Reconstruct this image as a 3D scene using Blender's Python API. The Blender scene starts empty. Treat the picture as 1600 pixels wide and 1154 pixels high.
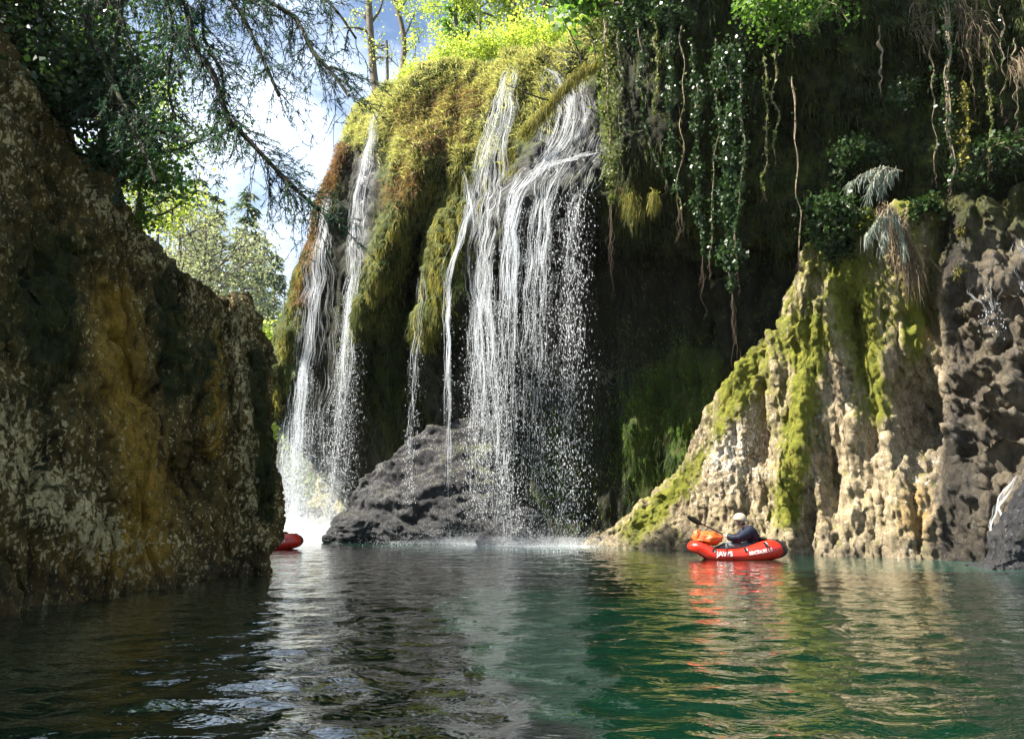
import bpy, math, random
import numpy as np
from mathutils import Vector, Matrix

rng = np.random.default_rng(7)
random.seed(7)
R = math.radians
sc = bpy.context.scene
COL = sc.collection

# ------------------------------------------------------------------ camera
CAM_H = 0.97
PITCH = R(10.88)
F = 1160.0                       # focal length in pixels of a 1600 wide picture
cam_d = bpy.data.cameras.new('camera')
cam = bpy.data.objects.new('camera', cam_d)
COL.objects.link(cam)
cam.location = (0, 0, CAM_H)
cam.rotation_euler = (R(90) + PITCH, 0, 0)
cam_d.sensor_width = 36
cam_d.lens = 36 * F / 1600
cam_d.clip_start = 0.05
cam_d.clip_end = 3000
sc.camera = cam
CO = np.array([0, 0, CAM_H])
FW = np.array([0, math.cos(PITCH), math.sin(PITCH)])
UP = np.array([0, -math.sin(PITCH), math.cos(PITCH)])


def P(px, py, Y):
    d = np.array([(px - 800) / F, 0, 0]) + UP * ((577 - py) / F) + FW
    return CO + d * (Y / d[1])


def W(px, Y, z=0.0):
    # ground point below column px at distance Y
    q = np.array([0.0, Y, z]) - CO
    depth = q @ FW
    return np.array([(px - 800) / F * depth, Y, z])


def proj(V):
    q = V - CO
    depth = np.maximum(q @ FW, 0.05)
    return 800 + F * q[:, 0] / depth, 577 - F * (q @ UP) / depth, depth


# ------------------------------------------------------------------ noise
_perm = np.random.default_rng(3).permutation(256)
_perm = np.concatenate([_perm, _perm, _perm])
_grad = np.random.default_rng(4).normal(size=(256, 3))
_grad /= np.linalg.norm(_grad, axis=1)[:, None]


def perlin(p):
    i = np.floor(p).astype(np.int64)
    f = p - i
    i &= 255
    u = f * f * f * (f * (f * 6 - 15) + 10)
    res = 0
    for dx in (0, 1):
        wx = u[:, 0] if dx else 1 - u[:, 0]
        a = _perm[(i[:, 0] + dx) & 255]
        for dy in (0, 1):
            wy = u[:, 1] if dy else 1 - u[:, 1]
            b = _perm[a + ((i[:, 1] + dy) & 255)]
            for dz in (0, 1):
                wz = u[:, 2] if dz else 1 - u[:, 2]
                g = _grad[_perm[b + ((i[:, 2] + dz) & 255)]]
                d = g[:, 0] * (f[:, 0] - dx) + g[:, 1] * (f[:, 1] - dy) + g[:, 2] * (f[:, 2] - dz)
                res = res + wx * wy * wz * d
    return res * 1.6


def fbm(p, octv=4, gain=0.5, lac=2.03):
    s, a, q = 0, 1.0, np.array(p, float)
    for _ in range(octv):
        s = s + a * perlin(q)
        q = q * lac + 17.3
        a *= gain
    return s


def ridged(p, octv=4, gain=0.5):
    s, a, q = 0, 1.0, np.array(p, float)
    for _ in range(octv):
        s = s + a * (1 - 2 * np.abs(perlin(q)))
        q = q * 2.07 + 9.1
        a *= gain
    return s


def sstep(a, b, x):
    t = np.clip((x - a) / (b - a), 0, 1)
    return t * t * (3 - 2 * t)


def gauss(px, py, cx, cy, rx, ry, rot=0):
    c, s = math.cos(R(rot)), math.sin(R(rot))
    dx, dy = px - cx, py - cy
    a, b = (c * dx + s * dy) / rx, (-s * dx + c * dy) / ry
    return np.exp(-np.minimum(a * a + b * b, 40))


def segblob(px, py, pts, rad):
    # falloff round a polyline
    d2 = np.full(px.shape, 1e9)
    for (x0, y0), (x1, y1) in zip(pts[:-1], pts[1:]):
        vx, vy = x1 - x0, y1 - y0
        t = np.clip(((px - x0) * vx + (py - y0) * vy) / (vx * vx + vy * vy + 1e-9), 0, 1)
        d2 = np.minimum(d2, (px - x0 - t * vx) ** 2 + (py - y0 - t * vy) ** 2)
    return np.exp(-np.minimum(d2 / rad ** 2, 40))


# ------------------------------------------------------------------ objects
def mesh(name, V, Fc, mat=None, parent=None, smooth=True, attrs=None):
    V = np.asarray(V, np.float32)
    Fc = np.asarray(Fc, np.int32)
    me = bpy.data.meshes.new(name)
    n, (m, k) = len(V), Fc.shape
    me.vertices.add(n)
    me.vertices.foreach_set('co', V.ravel())
    me.loops.add(m * k)
    me.loops.foreach_set('vertex_index', Fc.ravel())
    me.polygons.add(m)
    me.polygons.foreach_set('loop_start', np.arange(m, dtype=np.int32) * k)
    me.polygons.foreach_set('use_smooth', np.full(m, smooth))
    me.update(calc_edges=True)
    for an, av in (attrs or {}).items():
        at = me.attributes.new(an, 'FLOAT', 'POINT')
        at.data.foreach_set('value', np.asarray(av, np.float32))
    o = bpy.data.objects.new(name, me)
    COL.objects.link(o)
    if mat:
        me.materials.append(mat)
    if parent:
        o.parent = parent
    return o


def to_quads_tris(*parts):
    # join (V, F) lists of the same face size
    Vs, Fs, n = [], [], 0
    for V, Fc in parts:
        Vs.append(V)
        Fs.append(np.asarray(Fc) + n)
        n += len(V)
    return np.concatenate(Vs), np.concatenate(Fs)


def tag(o, label=None, cat=None, group=None, kind=None):
    if label:
        o['label'] = label
    if cat:
        o['category'] = cat
    if group:
        o['group'] = group
    if kind:
        o['kind'] = kind
    return o


def empty(name, loc=(0, 0, 0), label=None, cat=None, group=None, kind=None):
    o = bpy.data.objects.new(name, None)
    o.location = tuple(float(v) for v in loc)
    o.empty_display_size = 0.2
    COL.objects.link(o)
    return tag(o, label, cat, group, kind)


def child(name, V, Fc, mat, root, **kw):
    # vertices given in world space, stored relative to the root
    loc = np.array(root.location)
    return mesh(name, np.asarray(V) - loc, Fc, mat, root, **kw)


def copy_tree(o, parent=None):
    c = o.copy()
    COL.objects.link(c)
    c.parent = parent
    for ch in list(o.children):
        copy_tree(ch, c)
    return c


# ------------------------------------------------------------------ tubes and leaves
def tubes(paths, radii, sides=5, cap=False):
    # paths (N,K,3) radii (N,K)
    paths = np.asarray(paths, float)
    radii = np.asarray(radii, float)
    N, K, _ = paths.shape
    tan = np.gradient(paths, axis=1)
    tan /= np.linalg.norm(tan, axis=2, keepdims=True) + 1e-9
    ref = np.where(np.abs(tan[:, :, 2:3]) > 0.9, np.array([1.0, 0, 0]), np.array([0, 0, 1.0]))
    # keep one reference for a whole path so that rings do not twist
    ref = np.repeat(ref[:, K // 2:K // 2 + 1], K, axis=1)
    a = np.cross(tan, ref)
    a /= np.linalg.norm(a, axis=2, keepdims=True) + 1e-9
    b = np.cross(tan, a)
    th = np.arange(sides) / sides * 2 * np.pi
    V = (paths[:, :, None, :] + radii[:, :, None, None] *
         (np.cos(th)[None, None, :, None] * a[:, :, None, :] + np.sin(th)[None, None, :, None] * b[:, :, None, :]))
    idx = np.arange(N * K * sides).reshape(N, K, sides)
    i0, i1 = idx[:, :-1], idx[:, 1:]
    Fc = np.stack([i0, np.roll(i0, -1, 2), np.roll(i1, -1, 2), i1], -1).reshape(-1, 4)
    return V.reshape(-1, 3), Fc


def resample(pts, K):
    pts = np.asarray(pts, float)
    d = np.r_[0, np.cumsum(np.linalg.norm(np.diff(pts, axis=0), axis=1))]
    t = np.linspace(0, d[-1], K)
    return np.stack([np.interp(t, d, pts[:, i]) for i in range(3)], 1)


def smooth_path(pts, K):
    # Catmull-Rom through the points
    pts = np.asarray(pts, float)
    n = len(pts)
    if n < 3:
        return resample(pts, K)
    t = np.linspace(0, n - 1 - 1e-6, K * 3)
    i = t.astype(int)
    f = (t - i)[:, None]
    g = lambda j: pts[np.clip(j, 0, n - 1)]
    p0, p1, p2, p3 = g(i - 1), g(i), g(i + 1), g(i + 2)
    q = 0.5 * (2 * p1 + (p2 - p0) * f + (2 * p0 - 5 * p1 + 4 * p2 - p3) * f ** 2 + (3 * p1 - p0 - 3 * p2 + p3) * f ** 3)
    return resample(q, K)


def unit(v):
    return v / (np.linalg.norm(v, axis=-1, keepdims=True) + 1e-9)


def leaves(cent, size, direc=None, flat=0.0, width=0.45, r=rng):
    # diamond leaves folded along their midrib; returns V, F, tint
    n = len(cent)
    d = unit(r.normal(size=(n, 3))) if direc is None else unit(direc)
    nn = r.normal(size=(n, 3))
    nn[:, 2] += flat
    s = unit(np.cross(d, nn))
    up = np.cross(s, d)
    L = np.asarray(size).reshape(-1, 1) * np.ones((n, 1))
    V = np.stack([cent - d * L * .5, cent + s * L * width + up * L * .12 - d * L * .04,
                  cent + d * L * .5, cent - s * L * width + up * L * .12 - d * L * .04], 1).reshape(-1, 3)
    Fc = np.arange(n * 4).reshape(n, 4)
    tint = np.repeat(r.random(n), 4)
    return V, Fc, tint


def blades(root, direc, length, width, droop=0.3, r=rng):
    # bent tapering blades: two quads each (last pair narrow)
    n = len(root)
    d = unit(direc)
    L = np.asarray(length).reshape(-1, 1) * np.ones((n, 1))
    w = np.asarray(width).reshape(-1, 1) * np.ones((n, 1))
    s = unit(np.cross(d, r.normal(size=(n, 3))))
    dz = np.zeros((n, 3))
    dz[:, 2] = -1
    p0, p1 = root, root + d * L * .5 + dz * L * droop * .2
    p2 = root + d * L * .9 + dz * L * droop
    V = np.stack([p0 - s * w * .5, p0 + s * w * .5, p1 + s * w * .4, p1 - s * w * .4, p2 + s * w * .06, p2 - s * w * .06], 1)
    b = np.arange(n)[:, None] * 6
    Fc = np.concatenate([b + np.array([0, 1, 2, 3]), b + np.array([3, 2, 4, 5])])
    return V.reshape(-1, 3), Fc, np.repeat(r.random(n), 6)


def drops(c, rad, stretch=1.5):
    # little octahedral drops, two quads folded... eight triangles each
    n = len(c)
    rad = np.asarray(rad).reshape(-1, 1)
    o = np.array([[1, 0, 0], [0, 1, 0], [-1, 0, 0], [0, -1, 0], [0, 0, 1], [0, 0, -1]], float)
    sc3 = np.concatenate([rad, rad, rad * stretch], 1)
    V = c[:, None, :] + o[None] * sc3[:, None, :]
    t = np.array([[0, 1, 4], [1, 2, 4], [2, 3, 4], [3, 0, 4], [1, 0, 5], [2, 1, 5], [3, 2, 5], [0, 3, 5]])
    Fc = (np.arange(n)[:, None, None] * 6 + t[None]).reshape(-1, 3)
    return V.reshape(-1, 3), Fc


# ------------------------------------------------------------------ rock sheets
def cat_rom(C, t, axis):
    C = np.moveaxis(C, axis, 0)
    n = len(C)
    i = np.clip(t.astype(int), 0, n - 2)
    f = (t - i)[:, None, None]
    g = lambda j: C[np.clip(j, 0, n - 1)]
    p0, p1, p2, p3 = g(i - 1), g(i), g(i + 1), g(i + 2)
    out = 0.5 * (2 * p1 + (p2 - p0) * f + (2 * p0 - 5 * p1 + 4 * p2 - p3) * f ** 2 + (3 * p1 - p0 - 3 * p2 + p3) * f ** 3)
    return np.moveaxis(out, 0, axis)


class Sheet:
    """a rock face: net (columns, rows, 3) of control points, refined and displaced"""

    def __init__(s, net, du, dv):
        net = np.asarray(net, float)
        cu, cv, _ = net.shape
        tu = np.linspace(0, cu - 1, (cu - 1) * du + 1)
        tv = np.linspace(0, cv - 1, (cv - 1) * dv + 1)
        G = cat_rom(net, tu, 0)
        G = cat_rom(G, tv, 1)
        s.G = G
        s.u, s.v = np.meshgrid(tu, tv, indexing='ij')
        s.update()

    def update(s):
        G = s.G
        a, b = np.gradient(G, axis=0), np.gradient(G, axis=1)
        N = np.cross(b, a)
        N = unit(N)
        s.N = N
        s.flat()

    def flat(s):
        s.V = s.G.reshape(-1, 3)
        s.n = s.N.reshape(-1, 3)
        s.px, s.py, s.dep = proj(s.V)
        view = s.V - CO
        s.front = (np.einsum('ij,ij->i', s.n, view) < 0) & (s.V[:, 1] > 1)

    def push(s, amount):
        s.G = s.G + s.N * np.asarray(amount).reshape(s.u.shape)[..., None]
        s.update()

    def faces(s):
        a, b = s.u.shape
        i = np.arange(a * b).reshape(a, b)
        return np.stack([i[:-1, :-1], i[:-1, 1:], i[1:, 1:], i[1:, :-1]], -1).reshape(-1, 4)

    def pick(s, x, y, tol=4.0):
        d2 = (s.px - x) ** 2 + (s.py - y) ** 2
        d2 = np.where(s.front, d2, 1e12)
        m = d2 < tol * tol
        if m.any():
            j = np.where(m)[0]
            k = j[np.argmin(s.dep[j])]
        else:
            k = int(np.argmin(d2))
        return s.V[k].copy(), s.n[k].copy()

    def scatter(s, weight, n, r=rng):
        # n random surface points with density ~ weight * cell area
        a, b = np.gradient(s.G, axis=0), np.gradient(s.G, axis=1)
        area = np.linalg.norm(np.cross(a, b), axis=2).ravel()
        w = np.clip(weight, 0, None) * area
        w = w / w.sum()
        k = r.choice(len(w), n, p=w)
        j = (r.random((n, 2)) - .5)
        A, B = a.reshape(-1, 3)[k], b.reshape(-1, 3)[k]
        return s.V[k] + A * j[:, :1] + B * j[:, 1:], s.n[k], k
HAZE = 0.00012
# ------------------------------------------------------------------ materials
class NT:
    def __init__(s, name):
        s.m = bpy.data.materials.new(name)
        s.m.use_nodes = True
        s.t = s.m.node_tree
        s.t.nodes.clear()
        s.out = s.n('ShaderNodeOutputMaterial')

    def n(s, kind, ins=None, **kw):
        nd = s.t.nodes.new(kind)
        for k, v in kw.items():
            setattr(nd, k, v)
        for k, v in (ins or {}).items():
            if isinstance(v, bpy.types.NodeSocket):
                s.t.links.new(v, nd.inputs[k])
            else:
                nd.inputs[k].default_value = v
        return nd

    def mix(s, fac, a, b, mode='MIX'):
        nd = s.n('ShaderNodeMix', data_type='RGBA', blend_type=mode)
        for i, v in ((0, fac), (6, a), (7, b)):
            if isinstance(v, bpy.types.NodeSocket):
                s.t.links.new(v, nd.inputs[i])
            else:
                nd.inputs[i].default_value = v if i == 0 else (*v, 1)
        return nd.outputs[2]

    def math(s, op, a, b=0.0, clamp=False):
        nd = s.n('ShaderNodeMath', operation=op, use_clamp=clamp)
        for i, v in ((0, a), (1, b)):
            if isinstance(v, bpy.types.NodeSocket):
                s.t.links.new(v, nd.inputs[i])
            else:
                nd.inputs[i].default_value = v
        return nd.outputs[0]

    def attr(s, name):
        return s.n('ShaderNodeAttribute', attribute_name=name).outputs['Fac']

    def noise(s, scale, detail=5, rough=0.6, vec=None, dist=0.0):
        nd = s.n('ShaderNodeTexNoise', {'Scale': scale, 'Detail': detail, 'Roughness': rough, 'Distortion': dist})
        if vec is not None:
            s.t.links.new(vec, nd.inputs['Vector'])
        return nd.outputs['Fac']

    def ramp(s, fac, *stops):
        nd = s.n('ShaderNodeValToRGB', {'Fac': fac})
        e = nd.color_ramp.elements
        e[0].position, e[0].color = stops[0][0], (*stops[0][1], 1)
        e[1].position, e[1].color = stops[-1][0], (*stops[-1][1], 1)
        for p, c in stops[1:-1]:
            x = e.new(p)
            x.color = (*c, 1)
        return nd.outputs['Color']

    def rng(s, v, a, b, c=0.0, d=1.0):
        return s.n('ShaderNodeMapRange', {'Value': v, 'From Min': a, 'From Max': b, 'To Min': c, 'To Max': d}, clamp=True).outputs[0]

    def coord(s, scale=None):
        o = s.n('ShaderNodeNewGeometry').outputs['Position']
        if scale:
            o = s.n('ShaderNodeMapping', {'Vector': o, 'Scale': scale}).outputs[0]
        return o

    def done(s, sh):
        s.t.links.new(sh, s.out.inputs['Surface'])
        return s.m


def rock_material(name, dark, mid, pale_c, ochre_c, moss_a, moss_b, bump=0.6):
    t = NT(name)
    pos = t.coord()
    tall = t.coord((1, 1, 0.3))
    n1 = t.noise(2.3, 8, .65, pos)
    n2 = t.noise(9, 6, .65, tall, .4)
    n3 = t.noise(38, 4, .7, pos)
    vor = t.n('ShaderNodeTexVoronoi', {'Scale': 7.0, 'Vector': pos, 'Randomness': 1.0}, feature='DISTANCE_TO_EDGE').outputs['Distance']
    base = t.ramp(t.math('ADD', t.math('MULTIPLY', n1, .5), t.math('MULTIPLY', n2, .5)), (.36, dark), (.52, mid), (.68, tuple(c * 1.55 for c in mid)))
    # ochre staining
    f = t.rng(t.math('ADD', t.attr('ochre'), t.math('MULTIPLY', t.math('SUBTRACT', n2, .5), .9)), .3, .7)
    base = t.mix(f, base, ochre_c)
    # pale crust
    crust = t.math('ADD', t.attr('pale'), t.math('MULTIPLY', t.math('SUBTRACT', t.noise(15, 5, .7, tall, .8), .5), 1.9))
    crust = t.math('ADD', crust, t.math('MULTIPLY', t.math('SUBTRACT', n1, .5), 1.2))
    cell = t.n('ShaderNodeTexVoronoi', {'Scale': 15.0, 'Vector': t.n('ShaderNodeVectorMath', {0: t.coord((1, 1, .55)), 1: t.n('ShaderNodeVectorMath', {0: t.n('ShaderNodeTexNoise', {'Scale': 6.0, 'Vector': pos}).outputs['Color'], 'Scale': .25}, operation='SCALE').outputs[0]}, operation='ADD').outputs[0]}).outputs['Distance']
    crust = t.math('ADD', crust, t.math('MULTIPLY', t.math('SUBTRACT', .42, cell), 1.25))
    f = t.rng(crust, .42, .68)
    base = t.mix(f, base, t.mix(n3, tuple(c * .72 for c in pale_c), pale_c))
    # moss
    ms = t.math('ADD', t.attr('moss'), t.math('MULTIPLY', t.math('SUBTRACT', t.noise(5, 7, .7, tall, .5), .5), 1.5))
    fm = t.rng(ms, .36, .66)
    mcol = t.mix(t.rng(t.noise(3.1, 6, .7, pos), .35, .65), moss_a, moss_b)
    mcol = t.mix(t.rng(n3, .3, .7), mcol, tuple(c * .55 for c in moss_a))
    base = t.mix(fm, base, mcol)
    grain = t.rng(n3, .28, .72, .5, 1.4)
    gcol = t.n('ShaderNodeCombineColor', {0: grain, 1: grain, 2: grain}).outputs[0]
    base = t.mix(1.0, base, gcol, 'MULTIPLY')
    wet = t.attr('wet')
    base = t.mix(t.math('MULTIPLY', wet, .85), base, t.mix(.88, base, (.010, .011, .014)))
    rough = t.math('SUBTRACT', .92, t.math('MULTIPLY', wet, .68))
    h = t.math('ADD', t.math('MULTIPLY', n2, .5), t.math('MULTIPLY', n3, .28))
    h = t.math('ADD', h, t.math('MULTIPLY', t.rng(vor, 0, .12), .03))
    h = t.math('ADD', h, t.math('MULTIPLY', f, .12))
    h = t.math('ADD', h, t.math('MULTIPLY', t.noise(90, 3, .7, pos), .2))
    b = t.n('ShaderNodeBump', {'Strength': bump, 'Distance': .14, 'Height': h})
    p = t.n('ShaderNodeBsdfPrincipled', {'Base Color': base, 'Roughness': rough, 'Normal': b.outputs[0], 'Specular IOR Level': .2})
    return t.done(p.outputs[0])


def leaf_material(name, c0, c1, trans=0.45, tc=1.5, rough=.55):
    t = NT(name)
    a = t.attr('tint')
    c = t.mix(a, c0, c1)
    p = t.n('ShaderNodeBsdfPrincipled', {'Base Color': c, 'Roughness': rough, 'Specular IOR Level': .3})
    tr = t.n('ShaderNodeBsdfTranslucent', {'Color': t.mix(1.0, c, (tc, tc * 1.02, tc * .6), 'MULTIPLY')})
    m = t.n('ShaderNodeMixShader', {0: trans, 1: p.outputs[0], 2: tr.outputs[0]})
    return t.done(m.outputs[0])


def plain(name, col, rough=.5, spec=.5, var=.12, scale=20, bump=0.0):
    t = NT(name)
    n = t.noise(scale, 4, .6, t.n('ShaderNodeTexCoord').outputs['Object'])
    c = t.mix(n, tuple(x * (1 - var) for x in col), tuple(x * (1 + var) for x in col))
    ins = {'Base Color': c, 'Roughness': t.rng(n, .2, .8, max(rough - .1, .02), min(rough + .1, 1)), 'Specular IOR Level': spec}
    if bump:
        ins['Normal'] = t.n('ShaderNodeBump', {'Strength': bump, 'Distance': .02, 'Height': n}).outputs[0]
    return t.done(t.n('ShaderNodeBsdfPrincipled', ins).outputs[0])


def bark_material(name, c0, c1, moss=None):
    t = NT(name)
    pos = t.coord()
    n = t.noise(14, 6, .7, t.coord((1, 1, .25)))
    c = t.ramp(n, (.35, c0), (.65, c1))
    if moss:
        c = t.mix(t.rng(t.noise(3, 5, .7, pos), .45, .6), c, moss)
    b = t.n('ShaderNodeBump', {'Strength': .7, 'Distance': .03, 'Height': n})
    return t.done(t.n('ShaderNodeBsdfPrincipled', {'Base Color': c, 'Roughness': .9, 'Normal': b.outputs[0], 'Specular IOR Level': .2}).outputs[0])


M = {}
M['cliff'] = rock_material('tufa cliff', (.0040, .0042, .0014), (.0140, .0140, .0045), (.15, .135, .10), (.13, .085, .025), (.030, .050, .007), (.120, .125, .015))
M['shade_rock'] = rock_material('mossy limestone', (.015, .012, .004), (.13, .09, .021), (.64, .54, .27), (.33, .20, .022), (.013, .020, .003), (.080, .085, .008), 1.0)
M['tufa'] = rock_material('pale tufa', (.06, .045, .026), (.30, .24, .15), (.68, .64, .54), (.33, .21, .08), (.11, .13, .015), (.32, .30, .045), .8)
M['boulder'] = rock_material('grey boulder', (.011, .011, .014), (.038, .037, .038), (.20, .19, .18), (.12, .09, .05), (.06, .075, .02), (.12, .13, .03), .8)
M['green_moss'] = leaf_material('green moss strands', (.05, .12, .010), (.15, .28, .025), .35, 1.3, .8)
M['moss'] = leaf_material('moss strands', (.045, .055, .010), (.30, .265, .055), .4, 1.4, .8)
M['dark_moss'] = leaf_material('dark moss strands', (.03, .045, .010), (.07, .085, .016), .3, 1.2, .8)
M['grass'] = leaf_material('bank grass', (.14, .17, .04), (.44, .40, .20), .45, 1.35, .7)
M['fern'] = leaf_material('brown fern', (.10, .05, .025), (.26, .15, .075), .4, 1.2, .8)
M['spring_leaf'] = leaf_material('spring leaf', (.22, .30, .04), (.48, .54, .12), .5, 1.5)  # albedo raised to stand in for missing backlit glow
M['green_leaf'] = leaf_material('green leaf', (.05, .12, .02), (.12, .21, .04), .5, 1.6)
M['ivy_leaf'] = leaf_material('ivy leaf', (.014, .034, .010), (.04, .075, .02), .25, 1.3, .35)
M['vine_leaf'] = leaf_material('mossy vine leaf', (.05, .08, .016), (.16, .18, .04), .4, 1.4, .5)
M['needle'] = leaf_material('spruce needle', (.012, .042, .028), (.038, .09, .062), .4, 1.3)
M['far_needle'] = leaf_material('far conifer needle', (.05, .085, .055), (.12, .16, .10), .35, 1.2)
M['pale_leaf'] = leaf_material('pale hazy leaf', (.17, .20, .12), (.35, .36, .25), .45, 1.3)  # pale far foliage, with distance haze put into the leaf colour
M['silver_needle'] = leaf_material('silvery needle', (.12, .15, .125), (.30, .33, .28), .4, 1.1)
M['dry_root'] = leaf_material('dry root', (.07, .05, .03), (.20, .15, .09), .2, 1.0, .8)
M['bark'] = bark_material('grey bark', (.05, .04, .03), (.20, .165, .13))
M['mossy_bark'] = bark_material('mossy bark', (.012, .010, .008), (.04, .032, .022), (.028, .034, .009))
M['vine_stem'] = bark_material('vine stem', (.10, .075, .05), (.30, .24, .16))


def water_mat():
    t = NT('river water')
    pos = t.coord()
    st = t.coord((1, 1.0, 1))
    a = t.noise(1.1, 3, .5, t.coord((.8, 1.25, 1)), .6)
    b = t.noise(4.2, 3, .55, t.coord((.75, 1.3, 1)), .8)
    c = t.noise(16, 2, .5, t.coord((.8, 1.2, 1)), .5)
    h = t.math('ADD', t.math('MULTIPLY', a, .5), t.math('MULTIPLY', b, .42))
    h = t.math('ADD', h, t.math('MULTIPLY', c, .09))
    bp = t.n('ShaderNodeBump', {'Strength': 1.0, 'Distance': .045, 'Height': h})
    foam = t.attr('foam')
    milk = t.attr('milk')
    col = t.mix(t.noise(.35, 3, .5, pos), (.0008, .0090, .0042), (.0018, .0160, .0085))
    col = t.mix(milk, col, (.035, .105, .078))
    fo = t.rng(t.math('ADD', foam, t.math('MULTIPLY', t.math('SUBTRACT', t.noise(9, 5, .75, pos), .5), 1.3)), .55, .95)
    col = t.mix(fo, col, (.75, .78, .78))
    rough = t.math('ADD', .03, t.math('MULTIPLY', fo, .6))
    p = t.n('ShaderNodeBsdfPrincipled', {'Base Color': col, 'Roughness': rough, 'IOR': 1.5, 'Coat Weight': .7, 'Coat Roughness': .02, 'Coat IOR': 1.5, 'Normal': bp.outputs[0], 'Coat Normal': bp.outputs[0]})
    return t.done(p.outputs[0])


def fall_mat(name, tw=.5, alpha=1.0):
    t = NT(name)
    p = t.n('ShaderNodeBsdfPrincipled', {'Base Color': (.86, .89, .92, 1), 'Roughness': .18, 'IOR': 1.333, 'Specular IOR Level': .8})
    tr = t.n('ShaderNodeBsdfTranslucent', {'Color': (.9, .93, .96, 1)})
    m = t.n('ShaderNodeMixShader', {0: tw, 1: p.outputs[0], 2: tr.outputs[0]}).outputs[0]
    if alpha < 1:
        m = t.n('ShaderNodeMixShader', {0: alpha, 1: t.n('ShaderNodeBsdfTransparent').outputs[0], 2: m}).outputs[0]
    return t.done(m)


M['water'] = water_mat()
M['fall'] = fall_mat('falling water', .5, .5)
M['fine_fall'] = fall_mat('thin falling water', .5, .6)
M['red'] = plain('red rubber', (.46, .020, .008), .3, .5, .1, 6)
M['black'] = plain('black rubber', (.012, .013, .016), .4, .5)
M['white_print'] = plain('white print', (.75, .70, .66), .5)
M['navy'] = plain('navy fabric', (.0035, .006, .018), .6, .3, .3, 14, .5)
M['grey_cloth'] = plain('grey trousers', (.10, .11, .115), .7, .3, .3, 18, .4)
M['helmet'] = plain('cream helmet', (.36, .31, .22), .45, .5, .06)
M['skin'] = plain('skin', (.42, .24, .16), .55, .4, .1)
M['orange'] = plain('orange dry bag', (.80, .10, .015), .45, .5, .2, 10, .3)
M['carbon'] = plain('black carbon', (.012, .012, .013), .35)
M['hill'] = rock_material('forest floor', (.05, .05, .025), (.12, .11, .05), (.3, .28, .2), (.2, .15, .06), (.09, .10, .03), (.2, .19, .07))
# ------------------------------------------------------------------ light and sky
SUN = np.array([-0.645, -0.10, 0.75])
SUN = SUN / np.linalg.norm(SUN)
elev = math.asin(SUN[2])
sun_d = bpy.data.lights.new('sun', 'SUN')
sun_d.energy = 5.0
sun_d.angle = R(.5)
sun_d.color = (1.0, .94, .84)
sun = bpy.data.objects.new('sun', sun_d)
sun.rotation_euler = Vector(SUN).to_track_quat('Z', 'Y').to_euler()
sun.location = tuple(SUN * 60)
COL.objects.link(sun)

world = bpy.data.worlds.new('World')
sc.world = world
world.use_nodes = True
wt = world.node_tree
wt.nodes.clear()
wo = wt.nodes.new('ShaderNodeOutputWorld')
bg = wt.nodes.new('ShaderNodeBackground')
sky = wt.nodes.new('ShaderNodeTexSky')
sky.sky_type = 'NISHITA'
sky.sun_disc = False
sky.sun_elevation = elev
sky.sun_rotation = math.atan2(SUN[0], SUN[1])
sky.dust_density = .6
sky.ozone_density = 1.6
tc = wt.nodes.new('ShaderNodeTexCoord')
mp = wt.nodes.new('ShaderNodeMapping')
mp.inputs['Scale'].default_value = (1, 1, 2.2)
cn = wt.nodes.new('ShaderNodeTexNoise')
cn.inputs['Scale'].default_value = 2.6
cn.inputs['Detail'].default_value = 7
cn.inputs['Roughness'].default_value = .58
cn.inputs['Distortion'].default_value = .6
cr = wt.nodes.new('ShaderNodeMapRange')
cr.inputs['From Min'].default_value = .40
cr.inputs['From Max'].default_value = .68
mx = wt.nodes.new('ShaderNodeMix')
mx.data_type = 'RGBA'
mx.inputs[7].default_value = (9.0, 10.2, 11.6, 1)
L = wt.links.new
L(tc.outputs['Generated'], mp.inputs[0])
L(mp.outputs[0], cn.inputs['Vector'])
L(cn.outputs['Fac'], cr.inputs['Value'])
L(cr.outputs[0], mx.inputs[0])
L(sky.outputs[0], mx.inputs[6])
L(mx.outputs[2], bg.inputs['Color'])
bg.inputs['Strength'].default_value = .05
L(bg.outputs[0], wo.inputs['Surface'])

sc.view_settings.view_transform = 'Standard'
sc.view_settings.look = 'None'
sc.view_settings.gamma = 1
sc.view_settings.exposure = 2.12
sc.cycles.use_denoising = True
sc.cycles.max_bounces = 7
sc.cycles.diffuse_bounces = 3
sc.cycles.glossy_bounces = 3
sc.cycles.transmission_bounces = 4
sc.cycles.transparent_max_bounces = 12
sc.cycles.sample_clamp_indirect = 4
sc.cycles.use_adaptive_sampling = True
sc.cycles.adaptive_threshold = .015

# ------------------------------------------------------------------ river
xs = np.concatenate([np.linspace(-70, -11, 40)[:-1], np.arange(-11, 14, .06), np.linspace(14, 60, 40)[1:]])
ys = np.concatenate([np.linspace(-30, 1.5, 20)[:-1], np.arange(1.5, 9, .045), np.arange(9, 27, .09), np.linspace(27, 160, 90)[1:]])
gx, gy = np.meshgrid(xs, ys, indexing='ij')
wp = np.stack([gx.ravel(), gy.ravel(), np.zeros(gx.size)], 1)
near = 1.0 + 1.9 * np.exp(-(wp[:, 1] / 9) ** 2)
wv = near * (.009 * perlin(wp * [.9, 1.6, 1] + 3) + .009 * perlin(wp * [2.7, 4.0, 1] + 11) + .0045 * perlin(wp * [5, 8, 1] + 5))
wp[:, 2] = wv * np.clip(1.2 - wp[:, 1] / 60, .3, 1)
foam = np.zeros(len(wp))
milk = np.zeros(len(wp))
X, Yw = wp[:, 0], wp[:, 1]
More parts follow.
